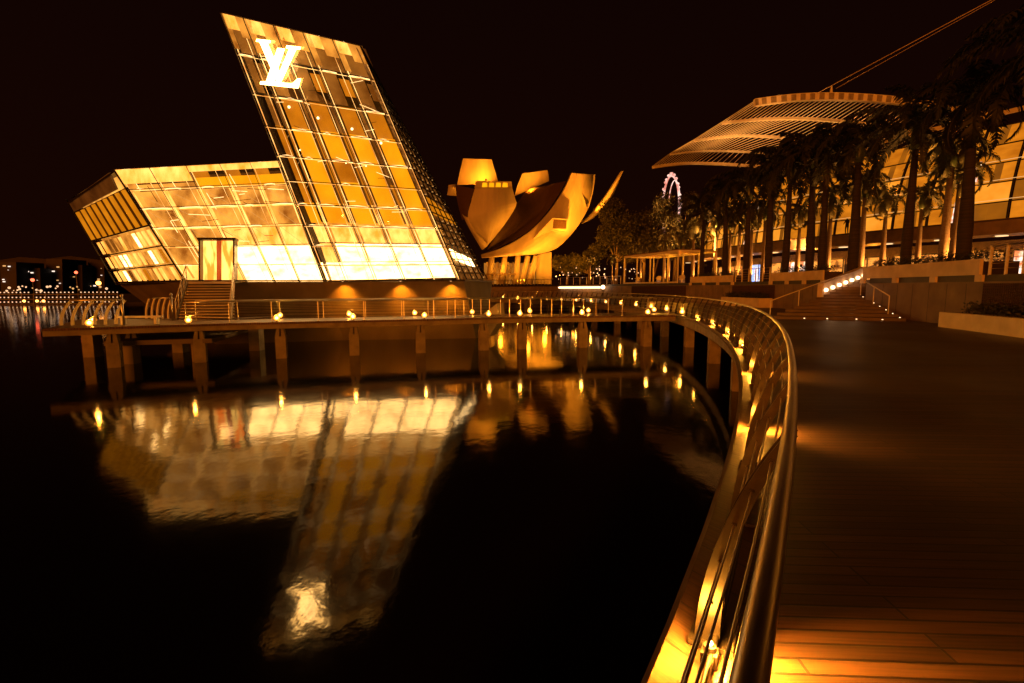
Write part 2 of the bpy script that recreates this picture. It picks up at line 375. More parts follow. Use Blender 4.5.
def bush(center_fn, count, r, seed, sz=0.11):
    rnd = random.Random(seed); mb = MB()
    for _ in range(count):
        c = center_fn(rnd); d = V(rnd.gauss(0, 1), rnd.gauss(0, 1), rnd.gauss(0, .8)).normalized() * r * rnd.random() ** .5
        p = c + d; u = V(rnd.gauss(0, 1), rnd.gauss(0, 1), rnd.gauss(0, .6)).normalized(); v2 = u.cross(V(rnd.gauss(0, 1), rnd.gauss(0, 1), rnd.gauss(0, 1))).normalized()
        l = sz * rnd.uniform(.6, 1.5)
        mb.poly([p, p + u * l * .5 + v2 * l * .22, p + u * l, p + u * l * .5 - v2 * l * .22])
    return mb
# planters standing along the terrace edge, each with clipped shrubs
def planter(pxa, pxb, label, seed, ztop=0.66, hedge=0.35):
    a0, a1 = aw(pxa), aw(pxb)
    if a0 > a1: a0, a1 = a1, a0
    am = (a0 + a1) / 2
    t = thing('planter', rp(RW + .5, am, TZ + .02), label, 'planter', 'planters along the terrace edge')
    arcwall(a0, a1, RW - .02, RW + .10, TZ + .024, TZ + ztop).build('planter_wall', M['concrete_pale'], t)
    arcwall(a0, a1, RW + .104, RW + 1.3, TZ + .024, TZ + ztop - .1).build('soil', M['soil'], t)
    L = (a1 - a0) * RW
    h = bush(lambda r: rp(RW + r.uniform(.2, 1.2), r.uniform(a0 + .002, a1 - .002), TZ + ztop + r.uniform(-.05, hedge)), int(L * 260), .16, seed).build('shrub', M['leaf'])
    tag(h, label.split(' planter')[0].replace('pale', 'dark leafy shrubs in the pale') + ' planter', 'shrub', 'shrubs in the terrace planters')
    # feet under the planter
    k = int(L / 3.2) + 1
    for i in range(k + 1):
        a = a0 + (a1 - a0) * min(1, max(0, i / k)); p = rp(RW + .02, a, TZ - .115); MB().box(p, (.10, .42, .268), a).build('foot', M['concrete_pale'], t)
    return t
planter(978, 862, 'long pale planter right of the stair head beneath the two tallest palms', 3)
planter(822, 770, 'pale planter just left of the stair head under the dense palms', 4)
planter(732, 690, 'short pale planter between the white pavilion and the glass balustrade', 5)
planter(1130, 1080, 'pale planter at the far end of the terrace wall', 6)

# low planter box out on the boardwalk
pa, pb = aw(943), aw(1150)
t = thing('planter_box', rp(79.2, pa - .03, DZ), 'low pale planter box on the boardwalk floor at the foot of the wall', 'planter')
a_l = ang_px(943, 78.9)
arcwall(a_l - .12, a_l, 78.85, 79.98, DZ + .002, DZ + .62).build('box', M['concrete_pale'], t)
h = bush(lambda r: rp(r.uniform(79.1, 79.8), r.uniform(a_l - .118, a_l - .012), DZ + r.uniform(.62, .98)), 3200, .17, 9, .13).build('shrub', M['leaf'])
tag(h, 'dark bushy shrubs growing in the low planter box on the boardwalk', 'shrub')
# far low planter box left of the stair
a_l = ang_px(760, 78.9); a_r = ang_px(722, 78.9)
t = thing('planter_box', rp(79.2, a_l, DZ), 'low pale planter box behind the curved railing left of the stair', 'planter')
arcwall(a_l, a_r, 78.85, 79.98, DZ + .002, DZ + .75).build('box', M['concrete_pale'], t)
h = bush(lambda r: rp(r.uniform(79.1, 79.8), r.uniform(a_l + .002, a_r - .002), DZ + r.uniform(.75, 1.1)), 1800, .2, 10, .16).build('shrub', M['leaf'])
tag(h, 'dark shrubs in the low planter box left of the stair', 'shrub')
# grille in the wall at the right, louvres further off
def grille(px0, px1, z0, z1, label, step=.11, name='wall_grille'):
    a0, a1 = sorted((aw(px0), aw(px1))); t = thing(name, rp(RW - .05, (a0 + a1) / 2, z0), label, 'grille', 'brown grilles set in the terrace wall')
    arcwall(a0, a1, RW - .03, RW - .006, z0, z1).build('backing', M['brown'], t)
    mb = MB(); k = int((a1 - a0) * RW / step)
    for i in range(k + 1):
        a = a0 + (a1 - a0) * i / k; p = rp(RW - .05, a, (z0 + z1) / 2); mb.box(p, (.03, .03, z1 - z0), a)
    mb.build('bar', M['brown'], t)
    mb = MB()
    for i in range(int((z1 - z0) / step) + 1):
        z = z0 + i * step; mb.tube([rp(RW - .075, a, z) for a in arcpts(0, a0, a1, 8)], .012, 4)
    mb.build('bar', M['brown'], t)
grille(985, 1120, DZ + .5, TZ - .32, 'brown square mesh grille in the terrace wall above the low planter box')
grille(775, 733, DZ + .7, TZ - .3, 'brown louvred grille in the terrace wall left of the stair', .16)
grille(686, 632, DZ + .5, TZ - .3, 'wide brown louvred grille in the wall beneath the white pavilion', .18)

# ---------------------------------------------------------------- fan stair
SB0, SB1 = atz(768, 319, DZ), atz(906, 321.5, DZ)     # foot, left and right
SB0.z = SB1.z = 0
SM0, SM1, ST0, ST1 = V(18.75, 29.5, 0), V(20.75, 29.0, 0), V(23.3, 32.5, 0), V(24.4, 30.8, 0)
stair = thing('stair', (17, 25.5, DZ), 'wide fanned stone stair climbing from the boardwalk to the palm terrace', 'stair')
NR = 14; rise = (TZ - DZ) / NR
def lerp(a, b, t): return a + (b - a) * t
def sL(t): return lerp(SB0, SM0, t / .5) if t < .5 else lerp(SM0, ST0, (t - .5) / .5)
def sR(t): return lerp(SB1, SM1, t / .5) if t < .5 else lerp(SM1, ST1, (t - .5) / .5)
for i in range(NR):
    t0 = i / NR; z0, z1 = DZ + rise * i, DZ + rise * (i + 1)
    L_ = [sL(t0)] + ([SM0] if t0 < .499 else []) + [ST0]; R2 = [sR(t0)] + ([SM1] if t0 < .499 else []) + [ST1]
    lo = DZ - .1 if i == 0 else z0 + .001
    MB().prism([V(p.x, p.y, lo) for p in L_ + R2[::-1]], (0, 0, z1 - lo)).build('step', M['stone_dark'], stair)
par = thing('stair_parapet', (SM0.x, SM0.y, DZ), 'sloping stone parapet with a row of round lights beside the upper steps', 'parapet')
pd = (ST0 - SM0).normalized(); pn = V(-pd.y, pd.x, 0)
MB().prism([V(SM0.x, SM0.y, DZ) + pn * .05, V(ST0.x, ST0.y, DZ) + pn * .05, V(ST0.x, ST0.y, TZ + .85) + pn * .05, V(SM0.x, SM0.y, 3.75) + pn * .05], pn * .3).build('parapet_wall', M['concrete_pale'], par)
for i in range(7):
    f = .04 + .92 * i / 6; p = lerp(V(SM0.x, SM0.y, 3.33), V(ST0.x, ST0.y, 4.32), f) - pn * .05
    MB().ball(p, .115, 10, 6).build('light', M['lamp_white'], par, True)
    if i % 3 == 0: point_light(par, p - pn * .45, 7, (1, .42, .16), .15)
def small_rail(name, pts, label, cat, posts, h=.95, group=None, parent_z=DZ, rr=.028):
    t = thing(name, (pts[0].x, pts[0].y, pts[0].z - h), label, cat, group)
    MB().tube(pts, rr, 8).build('handrail', M['white_paint'], t, True)  # white colour puts in the brightness that the steel lacks
    for p in posts: MB().tube([V(p.x, p.y, p.z - h), p], .024, 6).build('post', M['white_paint'], t, True)
    return t
def srail(p0, p1, z0, z1): return [V(p0.x, p0.y, z0), V(p1.x, p1.y, z1)]
e0 = V(SB0.x + .15, SB0.y + .1, DZ + .95); e1 = V(SM0.x, SM0.y, DZ + 1.05 + .95); e2 = V(ST0.x + .8, ST0.y + .3, TZ + .95)
small_rail('stair_handrail', [e0, e1, e2], 'steel handrail rising along the left edge of the stair', 'handrail', [e0, e1, e2, (e0 + e1) / 2])
e5 = V(SB1.x - .12, SB1.y + 1.0, DZ + 1.2); e6 = V(SM1.x - .12, SM1.y, DZ + 2.1)
small_rail('stair_handrail', [e5, lerp(e5, e6, .5), e6], 'steel handrail descending along the wall at the right edge of the stair', 'handrail', [e5, lerp(e5, e6, .5), e6])
led = thing('led_strip', (SB1.x, SB1.y, DZ), 'line of tiny white light dots at the right ends of the steps', 'light')
for i in range(14):
    p = sR((i + .3) / 28); MB().ball((p.x - .08, p.y - .02, DZ + rise * (i * .5 + .55)), .022, 6, 4).build('light', M['lamp_white'], led)
led2 = thing('step_light', (SB0.x, SB0.y, DZ), 'few tiny lights set in the lowest step of the stair', 'light')
for f in (.28, .45, .66, .84):
    p = lerp(SB0, SB1, f); MB().box((p.x, p.y - .01, DZ + rise * .5), (.05, .03, .02)).build('light', M['lamp_white'], led2)

# ================================================================== PROMENADE RAILING
RB, RT = 69.93, 70.20
a_cam = math.atan2(1.90 - CY, .92 - CX)             # the nearest lamp
dA = 4.2 / 70.0
posts_a = []
rail = thing('promenade_railing', rp(70, a_cam, DZ), 'curving steel handrail on bent twin blade posts along the boardwalk edge', 'railing')
hr = []
a = A0
while a < math.radians(50):
    hr.append(rp(RT, a, DZ + 1.10)); a += .15 / 70 if a < a_cam + .3 else .8 / 70
MB().tube(hr, .027, 16).build('handrail', M['steel_rail'], rail, True)
# blade mesh in local frame: x radial, z up
def blade_mesh():
    mb = MB()
    for off in (-.05, .05):
        L, R_ = [], []
        for i in range(13):
            t = i / 12; x = -.02 + .30 * t ** 2.1; wd = .115 - .07 * t
            L.append(V(x - wd / 2, 0, t * 1.075)); R_.append(V(x + wd / 2, 0, t * 1.075))
        poly = []
        for i in range(12):
            mb.prism([L[i] + V(0, off - .006, 0), R_[i] + V(0, off - .006, 0), R_[i + 1] + V(0, off - .006, 0), L[i + 1] + V(0, off - .006, 0)], (0, .012, 0))
    mb.box((.0, 0, .012), (.2, .18, .022))
    for t in (.2, .4, .58, .74, .88):
        x = -.02 + .30 * t ** 2.1; mb.tube([V(x, -.07, t * 1.075), V(x, .07, t * 1.075)], .011, 6)
    return mb.mesh('post', M['blade'])
BLADE = blade_mesh()
ka = -2
while True:
    a = a_cam + .004 + dA / 3 * ka
    if a > math.radians(46): break
    if ka not in (-1,): inst('post', BLADE, rail, rp(RB, a, DZ) - WLOC[rail.name], a)
    ka += 1
for t in (.2, .4, .58, .74, .88):
    R = RB - .02 + .30 * t ** 2.1
    MB().tube([rp(R, p, DZ + t * 1.075) for p in arcpts(0, A0, math.radians(46), 160)], .0045, 5).build('cable', M['steel'], rail, True)
MB().tube([rp(RB + .02, p, DZ + .05) for p in arcpts(0, A0, math.radians(46), 160)], .016, 6).build('bottom_rail', M['blade'], rail, True)

# lamps at the foot of every third post
LAMP_H = MB().box((0, 0, .03), (.07, .07, .06)).tube([V(0, 0, .06), V(0, 0, .085)], .028, 10).mesh('housing', M['steel_dark'])
LAMP_L = MB().ball((0, 0, .095), .013, 10, 6, .9).mesh('lens', M['lamp'], True)
LAMP_L2 = MB().ball((0, 0, .20), .155, 14, 8, .95).mesh('lens', M['globe'], True)  # lens enlarged to hold the painted halo
def lamp(loc, rz, label, group, en, big=False, near=False):
    label = label.replace('bright amber lamp on the', 'amber lamp on the')
    t = thing('deck_lamp', loc, label, 'lamp', group, rz)
    inst('housing', LAMP_H, t, (0, 0, 0)); inst('lens', LAMP_L2 if big else LAMP_L, t, (0, 0, 0))
    if not big:
        for sg, e2, tilt in ((-1, en, .42), (1, en * (6.0 if near else 1.5), .75)):
            sp_ = bpy.data.lights.new('bulb', 'SPOT'); sp_.energy = e2; sp_.color = (1, .36, .03); sp_.spot_size = math.radians(118); sp_.spot_blend = 1.0; sp_.shadow_soft_size = .03
            so_ = bpy.data.objects.new('bulb', sp_); COL.objects.link(so_); so_.parent = t; so_.location = (.02 * sg, -.04, .17)
            so_.rotation_euler = V(sg, 0, -tilt).to_track_quat('-Z', 'Y').to_euler()
        en = 34
    l = bpy.data.lights.new('bulb', 'POINT'); l.energy = en; l.color = (1, .36, .03); l.shadow_soft_size = .06
    o = bpy.data.objects.new('bulb', l); COL.objects.link(o); o.parent = t; o.location = (-.04 if not big else 0, 0, .16 if not big else .34)
    return t
ORD = ['nearest', 'second nearest', 'third', 'fourth', 'fifth', 'sixth', 'seventh', 'eighth', 'ninth', 'tenth', 'eleventh', 'twelfth', 'thirteenth',
       'fourteenth', 'fifteenth', 'sixteenth', 'seventeenth', 'eighteenth', 'nineteenth', 'twentieth', 'twenty-first', 'twenty-second']
for k in range(22):
    a = a_cam + dA * k
    if a > math.radians(44): break
    p = rp(RB + .01, a + .0016, DZ)
    lamp(p, a, 'small amber lamp at the foot of the curved boardwalk railing, %s from the camera' % ORD[k], 'amber lamps along the boardwalk railing', 260 if k < 7 else 80, k > 6, k == 0)

# ================================================================== FOOTBRIDGE
NE = [V(-20.4, 21.1, 0), V(-18.9, 21.8, 0), V(-13.1, 24.4, 0), V(-5.0, 26.7, 0), V(-.7, 27.9, 0), V(4.3, 28.8, 0), V(9.9, 29.4, 0)]
def bez(P, n):
    out = []
    for i in range(len(P) - 1):
        p0 = P[max(i - 1, 0)]; p1 = P[i]; p2 = P[i + 1]; p3 = P[min(i + 2, len(P) - 1)]
        for k in range(n):
            t = k / n
            out.append(.5 * ((2 * p1) + (p2 - p0) * t + (2 * p0 - 5 * p1 + 4 * p2 - p3) * t * t + (3 * p1 - p0 - 3 * p2 + p3) * t ** 3))
    out.append(P[-1]); return out
BN = bez(NE, 8); BWD = 3.0
def bnorm(i):
    d = (BN[min(i + 1, len(BN) - 1)] - BN[max(i - 1, 0)]).normalized(); return V(-d.y, d.x, 0)
BF = [BN[i] + bnorm(i) * BWD for i in range(len(BN))]
br = thing('footbridge', (0, 28, 0), 'narrow curved footbridge on concrete trestles crossing the basin to the glass pavilion', 'bridge')
def at_bridge(px, side=0):              # point on the bridge edge seen at picture column px
    P = BN if side == 0 else BF; best = None
    for i in range(len(P) - 1):
        for k in range(10):
            q = P[i].lerp(P[i + 1], k / 10); d = ray(px, 316); e = abs(q.x / q.y - d.x / d.y)
            if best is None or e < best[0]: best = (e, q, i)
    return best[1].copy(), bnorm(best[2])
up_ = lambda p, z: V(p.x, p.y, z)
MB().loft([[up_(BN[i], DZ - .1), up_(BN[i], DZ), up_(BF[i], DZ), up_(BF[i], DZ - .1)] for i in range(len(BN))], True, True).build('deck', M['bridge_wood'], br)
MB().loft([[up_(BN[i] + bnorm(i) * .06, DZ - .34), up_(BN[i] + bnorm(i) * .06, DZ - .104), up_(BN[i] + bnorm(i) * .35, DZ - .104), up_(BN[i] + bnorm(i) * .35, DZ - .34)] for i in range(len(BN))], True, True).build('edge_beam', M['concrete'], br)
MB().loft([[up_(BF[i] - bnorm(i) * .06, DZ - .34), up_(BF[i] - bnorm(i) * .06, DZ - .104), up_(BF[i] - bnorm(i) * .35, DZ - .104), up_(BF[i] - bnorm(i) * .35, DZ - .34)] for i in range(len(BN))], True, True).build('edge_beam', M['concrete'], br)
def trestle(px, side=0):
    q, nn = at_bridge(px, side); q = q + nn * (.45 if side == 0 else -.45); d = V(nn.y, -nn.x, 0)
    mb = MB(); rz = math.atan2(d.y, d.x)
    mb.box((q.x, q.y, .2), (.5, .55, 1.9), rz)
    for s in (-1, 1): mb.prism([q + d * s * .24 + nn * -.28 + V(0, 0, 1.152), q + d * s * .04 + nn * -.28 + V(0, 0, 1.152), q + d * s * .03 + nn * -.2 + V(0, 0, 1.55), q + d * s * .16 + nn * -.2 + V(0, 0, 1.55)][::1], nn * .5)
    mb.build('pile', M['concrete'], br)
for px in (108, 197, 279, 352, 421, 485, 524, 585, 650): trestle(px)
for px in (133,): trestle(px, 1)
def cyl_rail(P, off, label, pxs, z=DZ):
    n_ = len(P); t = thing('bridge_railing', up_(P[n_ // 2], DZ), label, 'railing', 'railings of the footbridge')
    PP = [P[i] + bnorm(i + 13) * off for i in range(n_)]
    MB().tube([up_(p, z + 1.06) for p in PP], .03, 8).build('handrail', M['steel'], t, True)
    for hh in (.22, .40, .58, .76, .92): MB().tube([up_(p, z + hh) for p in PP], .0045, 4).build('cable', M['steel'], t, True)
    return t, PP
rn, PN = cyl_rail(BN[13:], .12, 'near steel cable railing of the footbridge, facing the camera', 0)
rf, PF = cyl_rail(BF[13:-3], -.12, 'far steel cable railing of the footbridge, facing the pavilion', 0)
PM = MB().tube([V(0, 0, 0), V(0, 0, 1.05)], .02, 6).box((0, 0, .01), (.16, .1, .02)).mesh('post', M['steel'], False)
for (T, P) in ((rn, PN), (rf, PF)):
    for i in range(0, len(P) - 1):
        for f in ((0,) if i % 2 == 0 else ()):
            p = P[i].lerp(P[i + 1], f); inst('post', PM, T, up_(p, DZ) - WLOC[T.name], .3)
LPX = [(88, 0), (187, 0), (277, 0), (352, 0), (425, 0), (489, 0), (520, 0), (583, 0), (648, 0)]
LPF = [(94, 1), (281, 1), (350, 1), (414, 1), (472, 1), (529, 1), (588, 1), (653, 1)]
NB = ['beside the curved fins at the landing', 'below the pavilion stair', 'second from the stair', 'under the left edge of the tower', 'below the middle of the tower',
      'right of the tower corner', 'left of the middle of the water', 'midway to the boardwalk', 'closest to the boardwalk']
for k, (px, s) in enumerate(LPX):
    q, nn = at_bridge(px, s); p = q + nn * .12
    lamp(up_(p, DZ + .01), 0, 'bright amber lamp on the near edge of the footbridge, ' + NB[k], 'amber lamps on the footbridge', 95, True)
NF = ['beside the curved fins at the landing', 'second from the stair', 'under the left edge of the tower', 'below the middle of the tower', 'by the tower corner',
      'left of the middle of the water', 'midway to the boardwalk', 'closest to the boardwalk']
for k, (px, s) in enumerate(LPF):
    q, nn = at_bridge(px, s); p = q - nn * .12
    lamp(up_(p, DZ + .01), 0, 'bright amber lamp on the far edge of the footbridge, ' + NF[k], 'amber lamps on the footbridge', 60, True)
# landing at the left end, in front of the pavilion stair
land = [atz(52, 327.5, DZ), atz(240, 321.5, DZ), atz(238, 316, DZ), atz(60, 321, DZ)]
LD = MB()
La = up_(BN[1] + V(-2.2, -.95, 0), 0)
pts = [V(-20.5, 21.5, 0), BN[12] + bnorm(12) * 2.7, V(-14.0, 30.2, 0), V(-24.6, 27.6, 0)]
pl = thing('landing', (-19, 25, DZ), 'wooden landing platform at the foot of the pavilion stair', 'platform')
MB().prism([up_(p, DZ - .30) for p in pts], (0, 0, .297)).build('platform', M['bridge_wood'], pl)
for q in (V(-22.5, 26, 0), V(-19, 27.8, 0), V(-15, 28.5, 0)): MB().box((q.x, q.y, .4), (.6, .6, 2.3)).build('pile', M['concrete'], pl)
# curved fins at the landing: two balustrades of bent blades
FIN = MB()
L, R_ = [], []
for i in range(11):
    t = i / 10; x = .05 + .42 * t ** 2.2; L.append(V(x - .07, -.03, t * 1.15)); R_.append(V(x + .07, -.03, t * 1.15))
for i in range(10): FIN.prism([L[i], R_[i], R_[i + 1], L[i + 1]], (0, .06, 0))
FIN = FIN.mesh('post', M['white_paint'])
def fins(p0, p1, n, label, flip=1):
    t = thing('fin_railing', up_(p0, DZ), label, 'railing', 'railings of bent pale fins on the landing')
    d = (p1 - p0); rz = math.atan2(d.y, d.x) + (0 if flip > 0 else PI)
    for i in range(n): inst('post', FIN, t, d * (i / (n - 1)), rz + .35 * flip)
    o = V(math.cos(rz), math.sin(rz), 0) * .47
    MB().tube([up_(p0 + o, DZ + 1.16), up_((p0 + p1) / 2 + o, DZ + 1.19), up_(p1 + o, DZ + 1.16)], .035, 8).build('handrail', M['steel'], t, True)
f0 = atz(60, 325.5, DZ); f1 = atz(115, 324, DZ)
fins(up_(f0, 0), up_(f1, 0), 6, 'pale curved fin railing at the outer end of the landing')
f0 = atz(82, 322, DZ + .001); f1 = atz(117, 319.5, DZ)
g0 = atz(168, 318.5, DZ); g1 = atz(146, 318.5, DZ)
fins(up_(g0, 0), up_(g1, 0), 5, 'short pale fin railing between the landing and the stair', -1)
# gate posts with small tops
for px, py, lb in ((124, 325, 'slim dark post with caps at the end of the fin railing'), (173, 320, 'slim pale post left of the pavilion stair')):
    q = atz(px, py, DZ); t = thing('landing_post', up_(q, DZ), lb, 'post')
    MB().tube([up_(q, DZ), up_(q, DZ + 1.35)], .05, 8).build('shaft', M['steel'], t, True); MB().ball(up_(q, DZ + 1.4), .075, 8, 5).build('cap', M['steel'], t, True)
q = atz(140, 318, DZ + .3); MBk = thing('bench', up_(q, DZ), 'low pale slab bench on the landing between the two fin railings', 'bench')
MB().box((q.x, q.y, DZ + .36), (1.9, .4, .08), .2).build('seat', M['white_paint'], MBk)
for s in (-.7, .7): MB().box((q.x + s, q.y + s * .2, DZ + .16), (.1, .34, .32), .2).build('leg', M['white_paint'], MBk)

# ================================================================== GLASS PAVILION
PZ = 4.1
def on_plane(px, py, p0, nrm):
    d = ray(px, py); return EYE + d * ((p0 - EYE).dot(nrm) / d.dot(nrm))
pv = thing('glass_pavilion', (-12, 36, 0), 'faceted glass crystal pavilion with a leaning tower glowing gold on its own island', 'building')
tBL, tBR, tTR = at(325.5, 283, 33.2), at(460.5, 280, 34.0), at(360.5, 46, 27.7)
tn = (tBR - tBL).cross(tTR - tBL).normalized()
tTL = on_plane(220.5, 12.5, tBL, tn)
wBL, wBR, wTL = at(186, 282.5, 30.5), at(324.0, 283.2, 33.0), at(113.7, 169.5, 29.5)
wn = (wBR - wBL).cross(wTL - wBL).normalized()
wTR = on_plane(279, 160.5, wBL, wn)
def inward(n): return n if n.y > 0 else -n
tin, win = inward(tn), inward(wn)
def bil(q, u, v):                       # q = BL, BR, TR, TL ; u across, v up
    return (q[0].lerp(q[1], u)).lerp(q[3].lerp(q[2], u), v)
def v_top(j, vs): return j == len(vs) - 2
def facade(q, nin, us, vs, cellfn, frame_w=.03, deep=.5, glint=True, seed=1, skip=None):
    rnd = random.Random(seed)
    fr = MB(); sh = MB(); st = MB()
    for i in range(len(us)):
        fr.bar(bil(q, us[i], vs[0]) - nin * .02, bil(q, us[i], vs[-1]) - nin * .02, frame_w, .09, nin)
    for j in range(len(vs)):
        fr.bar(bil(q, us[0], vs[j]) - nin * .012, bil(q, us[-1], vs[j]) - nin * .012, frame_w, .07, nin)
    fr.build('facade_frame', M['frame'], pv)
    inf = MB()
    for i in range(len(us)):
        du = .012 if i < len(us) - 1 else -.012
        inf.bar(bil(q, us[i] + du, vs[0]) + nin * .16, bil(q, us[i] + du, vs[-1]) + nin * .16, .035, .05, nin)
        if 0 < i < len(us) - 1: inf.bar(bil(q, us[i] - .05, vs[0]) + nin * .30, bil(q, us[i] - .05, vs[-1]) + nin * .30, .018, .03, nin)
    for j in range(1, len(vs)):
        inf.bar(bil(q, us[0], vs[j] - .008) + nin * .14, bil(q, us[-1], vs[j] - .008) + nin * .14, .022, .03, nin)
    inf.build('inner_frame', M['frame_lit'], pv)  # steel frame given glow in place of reflected light
    for j in range(len(vs) - 1):
        for i in range(len(us) - 1):
            if skip and skip(i, j): continue
            c = [bil(q, us[i], vs[j]), bil(q, us[i + 1], vs[j]), bil(q, us[i + 1], vs[j + 1]), bil(q, us[i], vs[j + 1])]
            cc = (c[0] + c[1] + c[2] + c[3]) / 4
            ins = [p.lerp(cc, .03) for p in c]
            wi = MB().prism([p + nin * .03 for p in ins], nin * .012).build('window', M['glass'], pv)
            bl = cellfn(i, j, rnd)
            for kind, x0, x1, y0, y1 in (bl if isinstance(bl, list) else [bl]):
                bq = [bil(q, us[i] + (us[i + 1] - us[i]) * x, vs[j] + (vs[j + 1] - vs[j]) * y) + nin * (.12 if y1 == 1.001 else deep + (.3 if x0 == -.01 else 0)) for x, y in ((x0, y0), (x1, y0), (x1, y1), (x0, y1))]
                MB().prism(bq, nin * .03).build('blind', gold[kind], wi)
            if glint and rnd.random() < .8:      # highlight under the transom, put in as a glowing strip
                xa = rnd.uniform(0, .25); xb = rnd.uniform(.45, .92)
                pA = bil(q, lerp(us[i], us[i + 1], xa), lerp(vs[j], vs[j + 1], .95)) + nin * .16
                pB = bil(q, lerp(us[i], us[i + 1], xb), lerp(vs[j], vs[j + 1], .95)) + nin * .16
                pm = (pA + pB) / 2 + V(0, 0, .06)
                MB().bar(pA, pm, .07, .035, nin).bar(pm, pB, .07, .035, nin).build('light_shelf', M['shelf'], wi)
tq = [tBL, tBR, tTR, tTL]
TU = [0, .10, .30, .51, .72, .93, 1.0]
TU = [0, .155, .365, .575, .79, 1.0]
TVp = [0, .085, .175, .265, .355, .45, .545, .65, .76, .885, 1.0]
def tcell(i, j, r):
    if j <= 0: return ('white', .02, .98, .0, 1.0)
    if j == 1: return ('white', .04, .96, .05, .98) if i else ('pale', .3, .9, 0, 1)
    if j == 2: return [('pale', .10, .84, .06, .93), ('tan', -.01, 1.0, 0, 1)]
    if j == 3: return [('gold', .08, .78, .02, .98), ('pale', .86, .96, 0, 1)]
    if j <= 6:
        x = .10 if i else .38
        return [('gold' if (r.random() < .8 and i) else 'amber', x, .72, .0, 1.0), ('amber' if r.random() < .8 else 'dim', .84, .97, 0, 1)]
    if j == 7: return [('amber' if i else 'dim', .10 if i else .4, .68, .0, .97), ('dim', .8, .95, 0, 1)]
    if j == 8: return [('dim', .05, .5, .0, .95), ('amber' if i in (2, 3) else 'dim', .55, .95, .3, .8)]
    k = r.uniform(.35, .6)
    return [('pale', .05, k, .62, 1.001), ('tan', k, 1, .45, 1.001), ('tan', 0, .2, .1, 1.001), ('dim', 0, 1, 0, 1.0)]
facade(tq, tin, TU, TVp, tcell, glint=1, seed=5, deep=.45)
wq = [wBL, wBR, wTR, wTL]
WU = [0, .20, .415, .62, .81, 1.0]; WV = [0, .165, .33, .50, .67, .83, 1.0]
def wcell(i, j, r):
    if j == 0: return ('white' if i >= 2 else 'pale', .02, .98, .0, 1.0)
    if j == 1: return [('white' if i >= 2 else 'tan', .04, .96, .02, .96), ('pale', -.01, 1, 0, 1)]
    if j == 2: return [('pale' if i >= 2 else 'tan', .08, .92, .06, .92), ('pale' if i < 2 else 'tan', -.01, 1.0, 0, 1)]
    if j in (3, 4): return [('tan', .08, .90, .04, .94), ('pale', -.01, 1.0, 0, 1)]
    return [('gold' if i >= 2 else 'tan', .0, 1, .0, .5 if i >= 2 else .3), ('tan' if i < 2 else 'amber', 0, .5, .5, .78), ('pale', 0, 1.0, .72 if i >= 2 else .3, 1.001)]
facade(wq, win, WU, WV, wcell, glint=1, seed=8, deep=.55)
# rooms behind: a warm lit inner wall deep inside each volume, edge lines, diagonal struts with their light put in as glow
mb = MB(); mb.prism([p + tin * 2.2 for p in [bil(tq, .03, .01), bil(tq, .97, .01), bil(tq, .97, .985), bil(tq, .06, .985)]], tin * .1); mb.build('inner_wall', M['inner_wall'], pv)
mb = MB(); mb.prism([p + win * 2.0 for p in [bil(wq, .03, .01), bil(wq, .97, .01), bil(wq, .97, .98), bil(wq, .08, .98)]], win * .1); mb.build('inner_wall', M['inner_wall'], pv)
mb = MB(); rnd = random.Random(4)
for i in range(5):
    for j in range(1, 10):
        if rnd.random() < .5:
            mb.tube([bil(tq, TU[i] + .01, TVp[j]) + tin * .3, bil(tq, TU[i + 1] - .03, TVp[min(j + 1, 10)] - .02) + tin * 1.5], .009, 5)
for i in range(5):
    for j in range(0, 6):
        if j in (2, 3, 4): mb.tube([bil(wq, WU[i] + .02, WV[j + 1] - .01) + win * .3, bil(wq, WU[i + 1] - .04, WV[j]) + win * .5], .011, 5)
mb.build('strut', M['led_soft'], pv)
rnd = random.Random(77)
for k in range(34):        # random thin bars behind the wing glass, half glowing as painted glints
    u, v = rnd.uniform(.04, .86), rnd.uniform(.2, .86); L_ = rnd.uniform(.3, 1.3); p = bil(wq, u, v) + win * .42
    d = rnd.choice([(wq[1] - wq[0]).normalized(), (wq[3] - wq[0]).normalized(), V(.8, 0, -.45), V(.9, 0, .1)])
    MB().bar(p, p + d * L_, .03, .03, win).build('rail', M['shelf'] if k % 2 else M['steel_dark'], pv)
for k in range(22):  # random thin bars behind the tower glass, most glowing as painted glints
    u, v = rnd.uniform(.05, .80), rnd.uniform(.3, .93); L_ = rnd.uniform(.3, 1.0); p = bil(tq, u, v) + tin * .36
    d = rnd.choice([(tq[1] - tq[0]).normalized(), V(.9, 0, -.35), V(.8, 0, .15)])
    MB().bar(p, p + d * L_, .022, .022, tin).build('rail', M['shelf'] if k % 3 else M['steel_dark'], pv)
for x, y in ((289, 107), (318, 118), (352, 129), (381, 143), (334, 161), (346, 163), (366, 166), (392, 166), (300, 150)):
    q = on_plane(x, y, tBL + tin * .35, tin); MB().ball(q, .075 if y < 150 else .045, 8, 5).build('ceiling_light', M['lamp_white'], pv)
